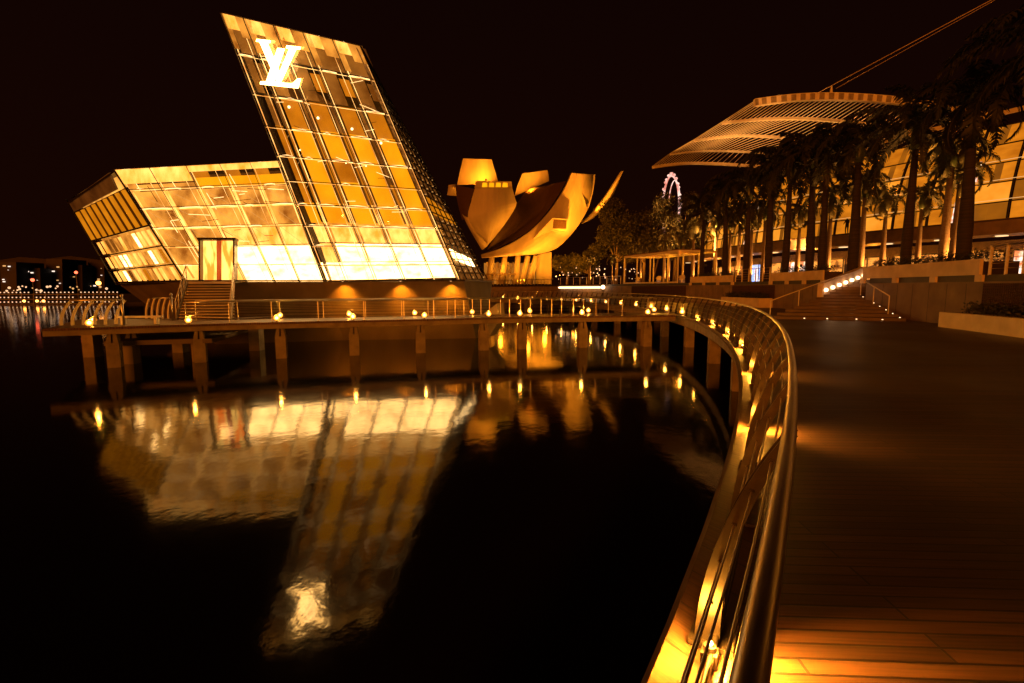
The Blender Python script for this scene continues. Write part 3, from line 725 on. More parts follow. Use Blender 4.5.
# inner ladder-like trusses along the sloping left edges
# wing side face, left: lower glazing, brown screen above, roof edge
sBL, sBR, sTR = at(116, 284.4, 35.5), wBL.copy(), wTL.copy()
sn = (sBR - sBL).cross(sTR - sBL).normalized(); sin_ = sn if sn.dot(V(1, 1, 0)) > 0 else -sn
sTL = on_plane(66, 199, sBL, sn)
sq = [sBL, sBR, sTR, sTL]
fr = MB(); gl = MB(); fin = MB()
vs = [0, .17, .34, .52]
for v in vs: fr.bar(bil(sq, 0, v), bil(sq, 1, v), .07, .08, sin_)
for u in (0, 1): fr.bar(bil(sq, u, 0), bil(sq, u, 1), .07, .08, sin_)
fr.bar(bil(sq, 0, .955), bil(sq, 1, .985), .1, .1, sin_)
fr.build('facade_frame', M['frame'], pv)
gl.prism([bil(sq, u, v) + sin_ * .04 for u, v in ((.01, .01), (.99, .01), (.99, .51), (.01, .51))], sin_ * .012); gl.build('side_glazing', M['glass'], pv)
for j in range(3):
    for i in range(13):
        u = (i + .15) / 13
        MB().prism([bil(sq, a_, b_) + sin_ * .22 for a_, b_ in ((u, vs[j] + .012), (u + .042, vs[j] + .012), (u + .042, vs[j + 1] - .03), (u, vs[j + 1] - .03))], sin_ * .04).build('blind', gold[random.choice(['pale', 'pale', 'pale', 'white', 'tan', 'dim', 'amber'])], pv)
MB().prism([bil(sq, u, v) + sin_ * .6 for u, v in ((.01, .01), (.99, .01), (.99, .99), (.01, .93))], sin_ * .06).build('inner_wall', gold['tan'], pv)
mb = MB()
for i in range(9):
    u = (i + .25) / 9
    mb.prism([bil(sq, a_, b_) - sin_ * .02 for a_, b_ in ((u, .53), (u + .04, .53), (u + .04, .84), (u, .84))], sin_ * .2)
mb.build('sunshade', gold['amber'], pv)  # slats glow amber, the light on them put in as emission
MB().prism([bil(sq, u, v) + sin_ * .1 for u, v in ((.0, .525), (1., .525), (1., .85), (.0, .85))], sin_ * .05).build('shade_panel', M['brown'], pv)
MB().prism([bil(sq, u, v) + sin_ * .02 for u, v in ((-.01, .86), (.86, .865), (.9, 1.0), (-.02, .965))], sin_ * .12).build('eave', M['inner_wall'], pv)  # eave glows dimly, its lights put into the emission
# tower right side face
rB2 = at(487.5, 279, 42.0); rT2 = at(369, 62, 41.0)
rn_ = (rB2 - tBR).cross(tTR - tBR).normalized(); rin = rn_ if rn_.x < 0 else -rn_
rT2 = on_plane(366, 56, tBR, rn_)
rq = [tBR.copy(), rB2, rT2, tTR.copy()]
fr = MB()
for k in range(27): fr.bar(bil(rq, 0, k / 26), bil(rq, 1, k / 26), .06, .08, rin)
for u in (0, .2, .4, .6, .8, 1): fr.bar(bil(rq, u, 0), bil(rq, u, 1), .05, .08, rin)
fr.build('facade_frame', M['frame'], pv)
MB().prism([p + rin * .05 for p in rq], rin * .015).build('side_glazing', M['glass'], pv)
MB().prism([p + rin * .22 for p in rq], rin * .05).build('inner_wall', emis('side_inner', (0.34, 0.12, 0.022), .8, (0.07, .022, .004), 2.2, (1, 1, 2), .42, .62), pv)
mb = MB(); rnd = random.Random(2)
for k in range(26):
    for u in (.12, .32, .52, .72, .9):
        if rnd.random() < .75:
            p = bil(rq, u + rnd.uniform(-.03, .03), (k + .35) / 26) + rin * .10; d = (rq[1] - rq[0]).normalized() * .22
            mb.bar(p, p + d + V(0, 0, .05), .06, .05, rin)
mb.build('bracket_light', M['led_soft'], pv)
MB().prism([bil(rq, a_, b_) + rin * .02 for a_, b_ in ((.10, .115), (.75, .075), (.75, .13), (.10, .17))], rin * .03).build('window', gold['white'], pv)
MB().prism([bil(rq, a_, b_) + rin * .02 for a_, b_ in ((.05, .34), (.9, .33), (.9, .38), (.05, .43))], rin * .03).build('window', gold['amber'], pv)
# closing faces: roofs and backs (dark) so that it is a solid crystal
back = V(1.5, 9.0, 0)
mb = MB(); tb = [tBL + V(.5, 9, 0), rB2 + V(-.5, 2, 0), rT2 + V(0, .3, 0), tTL + V(1.2, 3.0, -1.0)]
mb.poly([tTL + tin * .12, tTR + tin * .12, rT2, tb[3]]); mb.poly([tBL + tin * .1 + V(.3, 0, 0), tTL + tin * .3, tb[3], tb[0]]); mb.poly(tb)
mb.build('tower_shell', M['steel_dark'], pv)
mb = MB(); wb = [sBL + V(1, 7, 0), wBR + V(2, 7, 0), wTR + V(2, 8, 0), sTL + V(3, 8, 0)]
mb.poly([sTL + sin_ * .3, wTL + win * .3, wTR + win * .3, wb[2], wb[3]]); mb.poly([sBL + V(.3, .3, 0), sTL + V(.4, .4, -.1), wb[3], wb[0]]); mb.poly(wb)
mb.build('wing_shell', M['steel_dark'], pv)
# monogram sign on the tower: an italic L under a V, both slab-serifed
def px_poly(pts, off): return [on_plane(x, y, tBL - tin * off, tin) for x, y in pts]
Vp = [(256.5, 39), (270.5, 40.5), (270, 43), (267.3, 43), (279.5, 72), (289, 49), (286, 48), (286.5, 45.5), (300.5, 47), (300, 49.5), (296, 49.5), (281.2, 81.5), (276.5, 81), (259.5, 42), (256, 41.5)]
Lp = [(282.5, 47.8), (270.3, 80.5), (283.2, 83.2), (291.0, 84.0), (294.6, 82.6), (299.8, 78.6), (301.0, 79.2), (297.5, 88.2), (259.8, 84.2), (260.4, 81.6), (266.3, 81.8), (277.2, 51.5), (274, 50), (274.5, 47.6)]
MB().prism(px_poly(Vp, .35), tin * .05).build('letter', M['letter'], pv)
MB().prism(px_poly([(277.5, 48.0), (284.5, 48.8), (273.5, 80.8), (284, 83.0), (292, 83.6), (297.8, 78.4), (300.6, 79), (297.8, 88.3), (260.0, 84.2), (260.4, 81.4), (266.0, 81.6)], .26), tin * .05).build('letter', M['letter'], pv)
point_light(pv, px_poly([(279, 66)], .9)[0], 60, (1, .6, .25), .5)
# entrance: dark portal box with glowing doorway
eq = [on_plane(x, y, wBL - win * .0, win) for x, y in ((203, 282), (236.5, 282.3), (236.5, 240), (203, 240))]
po = MB(); d0 = eq[0] - win * .5
for a_, b_ in ((0, 3), (1, 2)): po.bar(eq[a_] - win * .35, eq[b_] - win * .35, .09, .9, (eq[1] - eq[0]).cross(eq[3] - eq[0]))
po.bar(eq[3] - win * .35 - (eq[1] - eq[0]).normalized() * .1, eq[2] - win * .35 + (eq[1] - eq[0]).normalized() * .1, .14, .95, V(0, 0, 1) if False else (eq[1] - eq[0]).cross(eq[3] - eq[0]))
po.build('portal', M['frame'], pv)
e_in = [p.lerp((eq[0] + eq[2]) / 2, .06) for p in eq]
dr = MB().prism([p - win * .12 for p in e_in], -win * .04).build('door', M['door_glow'], pv)
mid0, mid1 = (e_in[0] + e_in[1]) / 2, (e_in[2] + e_in[3]) / 2
MB().bar(mid0 - win * .2, mid1 - win * .2, .26, .06, win).build('curtain', emis('curtain', (0.8, 0.10, 0.012), .9, (.5, .05, .008), 3, (4, 4, .5)), dr)
MB().bar(mid0 - win * .2 + V(-.75, 0, 0), mid1 - win * .2 + V(-.75, 0, 0), .04, .05, win).build('door_frame', M['frame'], dr)
point_light(pv, (mid0 + mid1) / 2 - win * 1.3, 25, (1, .5, .15), .4)
# plinth: dark battered concrete hull
def pz(p, z): return V(p.x, p.y, z)
zt = PZ - .06
hull_top = [pz(sBL, zt) + V(-.2, .4, 0), pz(wBL, zt) + V(0, -.25, 0), pz(wBR, zt) + V(0, -.3, 0), pz(tBR, zt) + V(.25, -.3, 0), pz(rB2, zt) + V(.4, 0, 0), pz(rB2, zt) + V(-3, 8, 0), pz(sBL, zt) + V(2, 8, 0)]
b234 = atz(234, 347.5, 0); b347 = atz(347, 340, 0); b470 = atz(486, 338, 0)
hull_bot = [pz(sBL, -.6) + V(4, 2.5, 0), pz(b234, -.6) + V(-2.0, 2.0, 0), pz(b347, -.6), pz(b470, -.6) + V(-.6, 0, 0), pz(rB2, -.6) + V(-.2, -1, 0), pz(rB2, -.6) + V(-3, 8, 0), pz(sBL, -.6) + V(4, 8, 0)]
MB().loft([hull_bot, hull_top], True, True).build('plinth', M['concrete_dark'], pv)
mb = MB()   # thin dark drip edge where the glass meets the plinth
for a_, b_ in ((0, 1), (1, 2), (2, 3), (3, 4)): mb.bar(hull_top[a_] + V(0, -.05, .06), hull_top[b_] + V(0, -.05, .06), .22, .1)
mb.build('drip_edge', M['frame'], pv)
# pale prow at the right corner of the island
pr = thing('island_prow', (-1, 33, 0), 'pale triangular concrete prow at the water by the corner of the pavilion island', 'wall')
p1, p2, p3, p4 = at(478, 318, 31.5), at(497, 303.5, 32.2), at(499, 321, 32.2), at(489, 337, 32.0)
MB().prism([p1, p2, p3, p4], (.4, 1.6, 0)).build('prow', M['concrete_pale'], pr)
# wash lights on the plinth under the tower
for px, lb in ((346, 'left'), (400, 'middle'), (448, 'right')):
    q = at(px, 285, 33.2)
    u_ = (px - 325) / 135.0; q = hull_top[2].lerp(hull_top[3], u_) + V(0, -.42, .0)
    t = thing('wash_light', q, 'small amber downlight under the tower base, %s one of three' % lb, 'lamp', 'downlights under the tower base')
    MB().tube([q + V(0, 0, .02), q + V(0, 0, .12)], .07, 8).build('housing', M['steel_dark'], t)
    MB().tube([q + V(0, 0, -.01), q + V(0, 0, .015)], .055, 8).build('lens', M['led'], t)
    spot(t, q + V(0, -.12, -.04), q + V(0, .7, -2.0), 1300, 105, (1, .28, .010), 1.0, .06)
# low water-level platform left of the hull
lp = thing('water_platform', (-24, 31, 0), 'low dark concrete slab just above the water under the pavilion wing', 'platform')
a1_, a2_, a3_, a4_ = atz(104, 346, .95), atz(212, 343, .95), V(-17, 33, .95), V(-27, 33, .95)
MB().prism([a1_, a2_, a3_, a4_], (0, 0, .22)).build('slab', M['concrete_dark'], lp)
for q in (lerp(a1_, a2_, .15), lerp(a1_, a2_, .8)): MB().box((q.x, q.y + .6, .1), (.5, .5, 1.6)).build('pile', M['concrete_dark'], lp)
# stair up to the entrance
es0, es1 = V(eq[0].x, eq[0].y, PZ) , V(eq[1].x, eq[1].y, PZ)
sf0, sf1 = atz(176.5, 319.5, DZ), atz(231, 319.5, DZ)
esd = thing('entrance_stair', (sf0.x + 1.5, sf0.y, DZ), 'open metal stair with thin treads climbing to the glowing entrance', 'stair')
st0, st1 = at(187, 282.5, 29.6), at(234.5, 282.5, 30.6)
NS = 13
for i in range(NS):
    t_ = (i + .5) / NS; a_, b_ = sf0.lerp(st0, t_), sf1.lerp(st1, t_)
    dd = (b_ - a_).normalized(); nn = V(-dd.y, dd.x, 0)
    MB().obox(a_, b_ - a_, nn * .30, V(0, 0, .05)).build('step', M['concrete_pale'], esd)
for a_, b_ in ((sf0, st0), (sf1, st1)): MB().bar(a_ - V(0, 0, .05), b_ - V(0, 0, .05), .07, .22).build('stringer', M['steel'], esd)
for (a_, b_, lb) in ((sf0, st0, 'left'), (sf1, st1, 'right')):
    hh = [a_ + V(0, 0, 1.0), b_ + V(0, 0, 1.0)]
    t = small_rail('stair_handrail', hh, 'slim steel handrail on the %s side of the entrance stair' % lb, 'handrail', [lerp(hh[0], hh[1], f) for f in (0, .25, .5, .75, 1)], 1.0)
    for dz_ in (.3, .6): MB().tube([h_ - V(0, 0, dz_) for h_ in hh], .012, 5).build('rail', M['steel'], t, True)
MB().obox(st0 + V(0, 0, -.02), st1 - st0, V(.2, 1.6, 0), V(0, 0, .08)).build('landing', M['concrete_pale'], esd)

# ================================================================== MUSEUM (lotus of petals)
DM = 105.0
mu = thing('museum', at(530, 262, DM), 'white lotus shaped museum of upturned petals floodlit amber behind the pavilion', 'building')
def curve(pts, n):
    P = [V(x, y, d) for x, y, d in pts]; c = bez(P, 6); out = []
    for i in range(n + 1):
        f = i / n * (len(c) - 1); k = min(int(f), len(c) - 2); out.append(c[k].lerp(c[k + 1], f - k))
    return out
def petal(Lc, Rc, bulge, thick, n=18, mcount=9, name='petal', mat=None, tilt=0.0):
    A, B = curve(Lc, n), curve(Rc, n); rings = []
    for i in range(n + 1):
        a_, b_ = at(A[i].x, A[i].y, A[i].z), at(B[i].x, B[i].y, B[i].z); ring = []
        for k in range(mcount + 1):
            u = k / mcount; s = math.sin(PI * u); ring.append(a_.lerp(b_, u) + V(0, -bulge * s, -bulge * .25 * s))
        for k in range(mcount, -1, -1):
            u = k / mcount; s = math.sin(PI * u); ring.append(a_.lerp(b_, u) + V(0, thick - bulge * .4 * s, thick * .15))
        rings.append(ring)
    return MB().loft(rings, True, True).build(name, mat or M['museum'], mu, False)
# large front-right petal
petal([(571.8, 172.8, 100), (564, 190, 100), (549.4, 212, 100), (529.5, 232, 100), (504.6, 247, 101), (481, 255, 103)],
      [(594.5, 174.8, 104), (593, 192, 103), (586, 213, 102), (569, 237, 100), (545, 253, 100), (484, 257, 103)], 2.2, 2.2)
# shaded fold: scooped tip of that petal
petal([(576, 173.6, 99.4), (579, 184, 99.3), (583, 196, 99.6), (587, 208, 100.5)], [(595.2, 174.6, 103.5), (594.4, 184, 103), (592.2, 196, 102.5), (588.6, 208, 101.8)], -.8, .6, 8, 6, name='petal_tip')
# flank to the left of it, its shade put into a brown colour
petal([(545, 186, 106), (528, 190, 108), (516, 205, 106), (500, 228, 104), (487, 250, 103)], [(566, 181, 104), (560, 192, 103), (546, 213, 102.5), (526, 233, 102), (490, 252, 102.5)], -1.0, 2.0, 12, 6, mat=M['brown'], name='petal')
# front-left petal body
petal([(475.0, 188, 98), (471, 202, 97.5), (468, 217, 97.5), (475, 230, 98.5), (486, 242, 100)], [(512.2, 188, 98), (515, 198, 98), (516, 206, 98), (505, 224, 99), (490, 243, 100)], 1.6, 3.0, 12, 8)
# its skylight rim
MB().prism([at(x, y, 98.2) for x, y in ((474.5, 187.8), (512.2, 187.8), (511.5, 181.5), (476, 180.8))], (0, .8, 0)).build('skylight_frame', M['museum'], mu)
mb = MB()
for k in range(4): x0 = 482 + k * 6.8; mb.prism([at(x, y, 98.1) for x, y in ((x0, 187), (x0 + 5.4, 187), (x0 + 5.0, 182.8), (x0 + .6, 182.6))], (0, .05, 0))
mb.build('skylight', gold['gold'], mu)
# raised bright tips behind
petal([(463.0, 158.4, 108), (460, 171, 108), (457, 185, 108)], [(491.6, 159.4, 108), (495, 171, 108), (498.5, 183, 108)], .5, 1.6, 6, 6, name='petal')
petal([(522.5, 173.5, 112), (518, 184, 112), (514.5, 196, 112)], [(547.5, 170.0, 112), (548.5, 175, 112), (549, 181, 112)], .5, 1.6, 6, 6, name='petal')
petal([(448.5, 185, 110), (448, 190, 110), (447, 195, 110)], [(455.5, 184, 110), (456, 190, 110), (457, 196, 110)], .5, 1.6, 6, 6, name='petal')
# sides linking tips and body, the upper one's shade put into brown
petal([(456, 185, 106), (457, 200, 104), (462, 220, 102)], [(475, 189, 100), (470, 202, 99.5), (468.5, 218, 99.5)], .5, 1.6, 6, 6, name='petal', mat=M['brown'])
petal([(462, 214, 101), (470, 230, 101), (482, 250, 102)], [(469, 218, 99), (478, 234, 99.5), (489, 244, 101)], .8, 2, 6, 6, name='petal')
# thin sickle petal at the right
petal([(622.2, 171.0, 108), (612, 187, 107), (601, 203, 106), (590, 215, 104), (581, 223, 103)], [(623, 171.6, 108.5), (617.5, 186, 108), (609, 201, 107), (596, 216, 105), (583, 223.5, 103)], .6, 1.8, 14, 6, name='petal')
# square window box poking out
MB().prism([at(x, y, 95.6) for x, y in ((534, 238), (552.5, 218), (567.6, 219.2), (567.2, 229.8), (551, 230))], (0, 5.2, 0)).build('window_box', M['museum'], mu)
MB().prism([at(x, y, 95.5) for x, y in ((553.6, 219.6), (566.6, 220.6), (566.4, 228.8), (552.6, 228.6))], (0, .05, 0)).build('window', M['brown'], mu)
# base: leaning columns, core wall, glazed ground floor
for x0, x1 in ((505, 502), (528, 522), (536, 529), (518, 516), (492, 489)):
    a_, b_ = at(x0, 256, 101), at(x1, 284, 101); MB().tube([b_, a_], [.75, .55], 8).build('column', M['museum'], mu, True)
MB().prism([at(x, y, 104) for x, y in ((536, 284), (551.5, 284), (551.5, 252), (541, 254), (536, 256))], (0, 3, 0)).build('core_wall', M['museum'], mu)
for k in range(5):
    a_, b_ = at(487 + k * 5, 284, 107), at(493 + k * 5, 262, 107); MB().tube([a_, b_], .22, 6).build('brace', M['white_paint'], mu)
    a_, b_ = at(493 + k * 5, 284, 107), at(487 + k * 5, 262, 107); MB().tube([a_, b_], .22, 6).build('brace', M['white_paint'], mu)
MB().prism([at(x, y, 109) for x, y in ((484, 284), (536, 284), (536, 263), (484, 263))], (0, .3, 0)).build('lobby_window', emis('lobby', (.9, .30, .03), .55, (.25, .07, .008), .25), mu)
MB().prism([at(x, y, 100.3) for x, y in ((486, 275), (516, 275), (516, 273.4), (486, 273.4))], (0, 2, 0)).build('balcony', M['stone'], mu)
for (x, y, d, tx, ty, td, e, dg) in ((560, 282, 86, 560, 225, 101, 24000, 75), (520, 283, 88, 522, 240, 101, 20000, 70), (562, 283, 86, 578, 195, 101, 85000, 34),
                                 (490, 283, 88, 490, 205, 99, 1500, 55), (486, 178.5, 103.6, 477, 168, 107.5, 6500, 120), (529, 191, 107.0, 534, 181, 111.5, 6000, 130), (594, 208, 101.5, 608, 190, 107, 14000, 90)):  # last three hang in mid air, added to brighten the petal tips
    q = at(x, y, d)
    fl = thing('floodlight', q, 'hidden amber floodlight at the foot of the museum aimed up at its petals', 'lamp', 'floodlights around the museum')
    MB().box(q - V(0, .3, .3), (.4, .3, .3)).build('housing', M['steel_dark'], fl)
    spot(fl, q, at(tx, ty, td), e, dg, (1, .28, .010), .8, .3)
point_light(mu, at(500, 268, 99), 420, (1, .30, .012), .4); point_light(mu, at(528, 262, 98), 420, (1, .30, .012), .4); point_light(mu, at(545, 270, 101), 500, (1, .30, .012), .4)

# ---------------------------------------------------------------- far quay behind the far promenade
def wallpt(px, R, z): return rp(R, ang_px(px, R), z)
t = thing('light_trough', wallpt(580, RW - .2, TZ - .5), 'long white strip light on the far terrace wall beside the museum', 'light')
tp = [wallpt(x, RW - .3, TZ - .45) for x in (559, 569, 580, 590, 600)]
MB().tube(tp, .13, 6).build('tube', M['lamp_white'], t); MB().tube([p + V(.1, .15, .25) for p in tp], .16, 6).build('housing', M['stone'], t)
point_light(t, tp[2] + V(-1, -2, -.2), 160, (1, .32, .02), .5)
t = thing('quay_lamp', wallpt(603, RW - .5, TZ - .7), 'single bright white lamp at the right end of the strip light', 'lamp')
MB().ball(wallpt(603, RW - .5, TZ - .4), .3, 8, 6).build('lens', M['lamp_white'], t); MB().tube([wallpt(603, RW - .5, DZ), wallpt(603, RW - .5, TZ - .6)], .06, 6).build('pole', M['steel_dark'], t)
fr_ = thing('quay_railing', wallpt(520, RW + .1, TZ), 'row of short posts with a thin rail on the far wall before the museum', 'railing')
for k in range(22): q = wallpt(480 + k * 3.4, RW + .1, TZ); MB().tube([q, q + V(0, 0, 1.0)], .06, 5).build('post', M['concrete'], fr_)
MB().tube([wallpt(x, RW + .1, TZ + 1.0) for x in (480, 500, 520, 540, 553)], .05, 5).build('handrail', M['steel'], fr_)

# ================================================================== MALL at the right
WP = bez([V(50, 24, 0), V(46, 33, 0), V(41.5, 41, 0), V(35.5, 53, 0), V(32.3, 62, 0), V(30.8, 74, 0), V(31.2, 84, 0)], 10)
def wlen(P):
    L = [0]
    for i in range(1, len(P)): L.append(L[-1] + (P[i] - P[i - 1]).length)
    return L
WL = wlen(WP)
def wpt(s):
    for i in range(1, len(WP)):
        if WL[i] >= s:
            f = (s - WL[i - 1]) / (WL[i] - WL[i - 1]); p = WP[i - 1].lerp(WP[i], f); d = (WP[i] - WP[i - 1]).normalized(); return p, V(d.y, -d.x, 0)
    return WP[-1], V(1, 0, 0)
mall = thing('mall', (38, 48, TZ), 'long curved glass shopping arcade glowing gold behind the palms', 'building')
ZG = 8.9
def gpt(s, h):
    p, o = wpt(s); return up_(p + o * (.035 * h * h + .05 * h), ZG + h)
SEG = 2.8; rows = [0, 1.7, 3.4, 5.1, 6.8, 8.6]
Lt = WL[-1]; ncol = int(Lt / SEG)
rnd = random.Random(12); fr = MB()
for i in range(ncol + 1):
    s = i * SEG; pts_ = [gpt(s, h) for h in (0, 1, 2.1, 3.2, 4.3, 5.4, 6.6, 7.8, 8.6)]
    fr.tube(pts_, .07, 5)
for h in rows:
    fr.tube([gpt(s * 2, h) for s in range(int(Lt / 2))], .05, 5)
fr.build('facade_frame', M['frame'], mall)
mb = MB()
for h in rows[1:4]: mb.tube([gpt(s * 2, h + .18) - V(.12, 0, 0) for s in range(int(Lt / 2))], .028, 4)
mb.build('transom_light', M['led_soft'], mall)
rest = MB()
for i in range(ncol):
    for j in range(5):
        c = [gpt(i * SEG + .12, rows[j] + .05), gpt((i + 1) * SEG - .12, rows[j] + .05), gpt((i + 1) * SEG - .12, rows[j + 1] - .05), gpt(i * SEG + .12, rows[j + 1] - .05)]
        _, o = wpt(i * SEG)
        r_ = rnd.random(); mt = 'mall_dim' if r_ < .22 else ('mall_bright' if r_ > .80 else 'mall_gold')
        if i >= 20: rest.prism([p + o * .15 for p in c], o * .03); continue
        wi = MB().prism([p + o * .15 for p in c], o * .03).build('window', M[mt], mall)
        if rnd.random() < .6:
            f = rnd.uniform(.1, .75); MB().prism([lerp(c[0], c[1], f) + o * .08, lerp(c[0], c[1], f + .2) + o * .08, lerp(c[3], c[2], f + .2) + o * .08, lerp(c[3], c[2], f) + o * .08], o * .04).build('pillar', M['mall_dim'], wi)
rest.build('window', M['mall_gold'], mall)['kind'] = 'stuff'
# two brighter display columns
for s0 in (22, 46):
    _, o = wpt(s0); MB().prism([gpt(s0, .3) - o * .05, gpt(s0 + 1.3, .3) - o * .05, gpt(s0 + 1.3, 5.5) - o * .05, gpt(s0, 5.5) - o * .05], o * .05).build('display', M['shop_white'], mall)
# floor slab, soffit and balcony in front of the glass
def strip(h0, h1, o0, o1, name, mat):
    mb = MB(); rr = []
    for k in range(int(Lt / 2)):
        p, o = wpt(k * 2); rr.append([up_(p + o * o0, h0), up_(p + o * o0, h1), up_(p + o * o1, h1), up_(p + o * o1, h0)])
    return mb.loft(rr, True, True).build(name, mat, mall)
strip(7.7, 8.78, -2.6, .6, 'balcony', M['stone'])
strip(8.784, 8.9, -2.7, .1, 'balcony_coping', M['brown'])
strip(TZ - .05, 7.7, 5.2, 5.6, 'back_wall', M['brown'])
# shops under the slab
NSH = 22
for k in range(NSH):
    s0 = 2 + k * 4.6; p, o = wpt(s0); q, _ = wpt(s0 + 3.9)
    kind = ['shop_warm', 'shop_warm', 'shop_white', 'shop_warm', 'shop_blue', 'shop_warm'][k % 6] if k not in (3, 4, 5) else ('shop_white' if k == 3 else 'shop_warm')
    sf = MB().prism([up_(p + o * 3.0, TZ), up_(q + o * 3.0, TZ), up_(q + o * 3.0, TZ + 2.6), up_(p + o * 3.0, TZ + 2.6)], o * .1).build('shop_window', M[kind], mall)
    MB().bar(up_(p + o * 2.9, TZ + 2.68), up_(q + o * 2.9, TZ + 2.68), .12, .14).build('lintel', M['frame'], sf)
    for f in (0, .5, 1): MB().bar(up_(lerp(p, q, f) + o * 2.9, TZ), up_(lerp(p, q, f) + o * 2.9, TZ + 2.6), .09, .09).build('frame', M['frame'], sf)
for k in range(18):
    s0 = 3 + k * 4.1; p, o = wpt(s0); q = up_(p - o * 1.2, 7.66)
    MB().tube([q, q + V(0, 0, -.05)], .42, 12).build('downlight', M['led'], mall)  # disc enlarged, the ceiling glow around the lamp is put into it
    spot(mall, q - V(0, 0, .12) + o * 1.5, q + V(0, 0, -3) + o * 3, 900, 150, (1, .30, .02), .8, .15)
for k in range(10):
    p, o = wpt(4 + k * 6.5); point_light(mall, up_(p + o * 1.0, 6.9), 260, (1, .30, .02), .3)  # bulbs added to brighten the soffit and balcony
for s0 in (2, 8): 
    p, o = wpt(s0); q, _ = wpt(s0 + 4.5); MB().bar(up_(p - o * 2.72, 7.3), up_(q - o * 2.72, 7.3), .05, .06).build('strip_light', M['led'], mall)

# big louvred canopy sailing over the terrace
cn = thing('canopy', at(780, 130, 80), 'vast domed canopy of thin slats on five arched beams above the palms', 'canopy')
ARC = [(62, [(754.4, 103.0), (790, 98.4), (827.5, 96.8), (866, 98.2), (903, 101.6), (940, 107), (985, 116)]),
       (72, [(722.5, 123.2), (757, 119.8), (793, 118.6), (830, 120.4), (868, 124.5), (905, 131), (950, 141)]),
       (82, [(694.3, 140.8), (722, 137.2), (748, 135.8), (796, 138.7), (832, 143), (868, 150), (908, 160)]),
       (92, [(670, 154.6), (694, 151.8), (716, 151.0), (752, 152.4), (800, 157), (840, 164), (880, 173)]),
       (102, [(652.4, 167.4), (675, 164.4), (698, 163.4), (739, 165.2), (780, 169), (820, 175), (860, 183)])]
arcs = []
for D_, pts_ in ARC:
    c = bez([at(x, y, D_) for x, y in pts_], 8); arcs.append(c)
for k, c in enumerate(arcs):
    th = (.85, .34, .34, .30, .55)[k]; mb = MB()
    for i in range(len(c) - 1): mb.bar(c[i], c[i + 1] + (c[i + 1] - c[i]) * .01, .5, th)
    mb.build('beam', M['white_paint'], cn)
    if k == 0:
        for i in range(0, len(c) - 1, 2): MB().bar(c[i] + V(0, -.3, -.02), c[i + 1] + V(0, -.3, -.02), .12, th * .8).build('fascia_panel', M['concrete'], cn)  # alternate darker bands put the floodlight striping into the colour
NSL = 46; mb = MB()
for j in range(NSL + 1):
    f = j / NSL * (len(arcs[0]) - 1); k = min(int(f), len(arcs[0]) - 2)
    mb.tube([a_[k].lerp(a_[k + 1], f - k) + V(0, 0, .2) for a_ in arcs], .055, 5)
mb.build('slats', M['white_paint'], cn)
# mast finial and stay cables
q = at(831, 96, 62); mt = thing('mast', q, 'small lit mast on the crest of the canopy', 'mast'); MB().tube([q, q + V(0, 0, 1.1)], [.22, .08], 6).build('shaft', M['white_paint'], mt)
t = thing('stay_cable', at(815, 93, 62), 'pair of long pale stay cables rising to the upper right above the canopy', 'cable')
MB().tube([at(814, 95, 62), at(995, -2, 48)], .035, 5).build('cable', M['cable'], t)
MB().tube([at(836, 88.5, 62), at(995, 0, 50)], .022, 5).build('cable', M['cable'], t)
# unseen floodlights added on the terrace to brighten the canopy
for x, d, tx, ty, td, e in ((705, 64, 745, 116, 72, 30000), (668, 80, 700, 145, 90, 22000), (800, 54, 835, 103, 62, 17000), (760, 70, 790, 125, 78, 22000)):
    q = at(x, 262, d); fl = thing('floodlight', q, 'hidden amber floodlight among the palms aimed up at the canopy', 'lamp', 'floodlights under the canopy')
    MB().box(q - V(0, 0, .4), (.4, .4, .3)).build('housing', M['steel_dark'], fl); spot(fl, q, at(tx, ty, td), e, 75, (1, .38, .07), .8, .3)
# lower louvred eave of the mall at the right
ev = MB()
for k in range(9):
    ev.tube([gpt(s * 2, 8.7 + k * .2) - wpt(s * 2)[1] * (3.4 - k * .5) for s in range(16)], .06, 4)
ev.build('eave_louvres', M['white_paint'], mall)

# ---------------------------------------------------------------- white pavilion frame on the terrace edge
pa_, pb_ = aw(623), aw(676)
pf = thing('pergola', rp(RW + 1, (pa_ + pb_) / 2, TZ), 'white steel frame pergola over cafe tables on the terrace edge', 'pergola')
aP = [pb_ + (pa_ - pb_) * k / 4 for k in range(5)]
HZ = 3.55
for a_ in aP:
    for R in (RW + .15, RW + 5.0):
        p = rp(R, a_); MB().bar(up_(p, TZ + .03), up_(p, TZ + HZ), .15, .15).build('post', M['white_paint'], pf)
    MB().bar(rp(RW + .1, a_, TZ + HZ + .1), rp(RW + 5.1, a_, TZ + HZ + .1), .12, .2).build('cross_beam', M['white_paint'], pf)
for R in (RW + .15, RW + 5.0):
    for i in range(4): MB().bar(rp(R, aP[i], TZ + HZ + .08), rp(R, aP[i + 1], TZ + HZ + .08), .18, .26).build('beam', M['white_paint'], pf)
MB().prism([rp(RW + .2, aP[0], TZ + HZ + .24), rp(RW + .2, aP[4], TZ + HZ + .24), rp(RW + 5, aP[4], TZ + HZ + .24), rp(RW + 5, aP[0], TZ + HZ + .24)], (0, 0, .08)).build('roof', M['fabric_brown'], pf)
MB().bar(rp(RW + .1, aP[0], TZ + .12), rp(RW + .1, aP[4], TZ + .12), .12, .16).build('sill_beam', M['white_paint'], pf)
for a_ in (aP[1], aP[3]): point_light(pf, rp(RW + 2.5, a_, TZ + HZ - .5), 400, (1, .30, .012), .15)
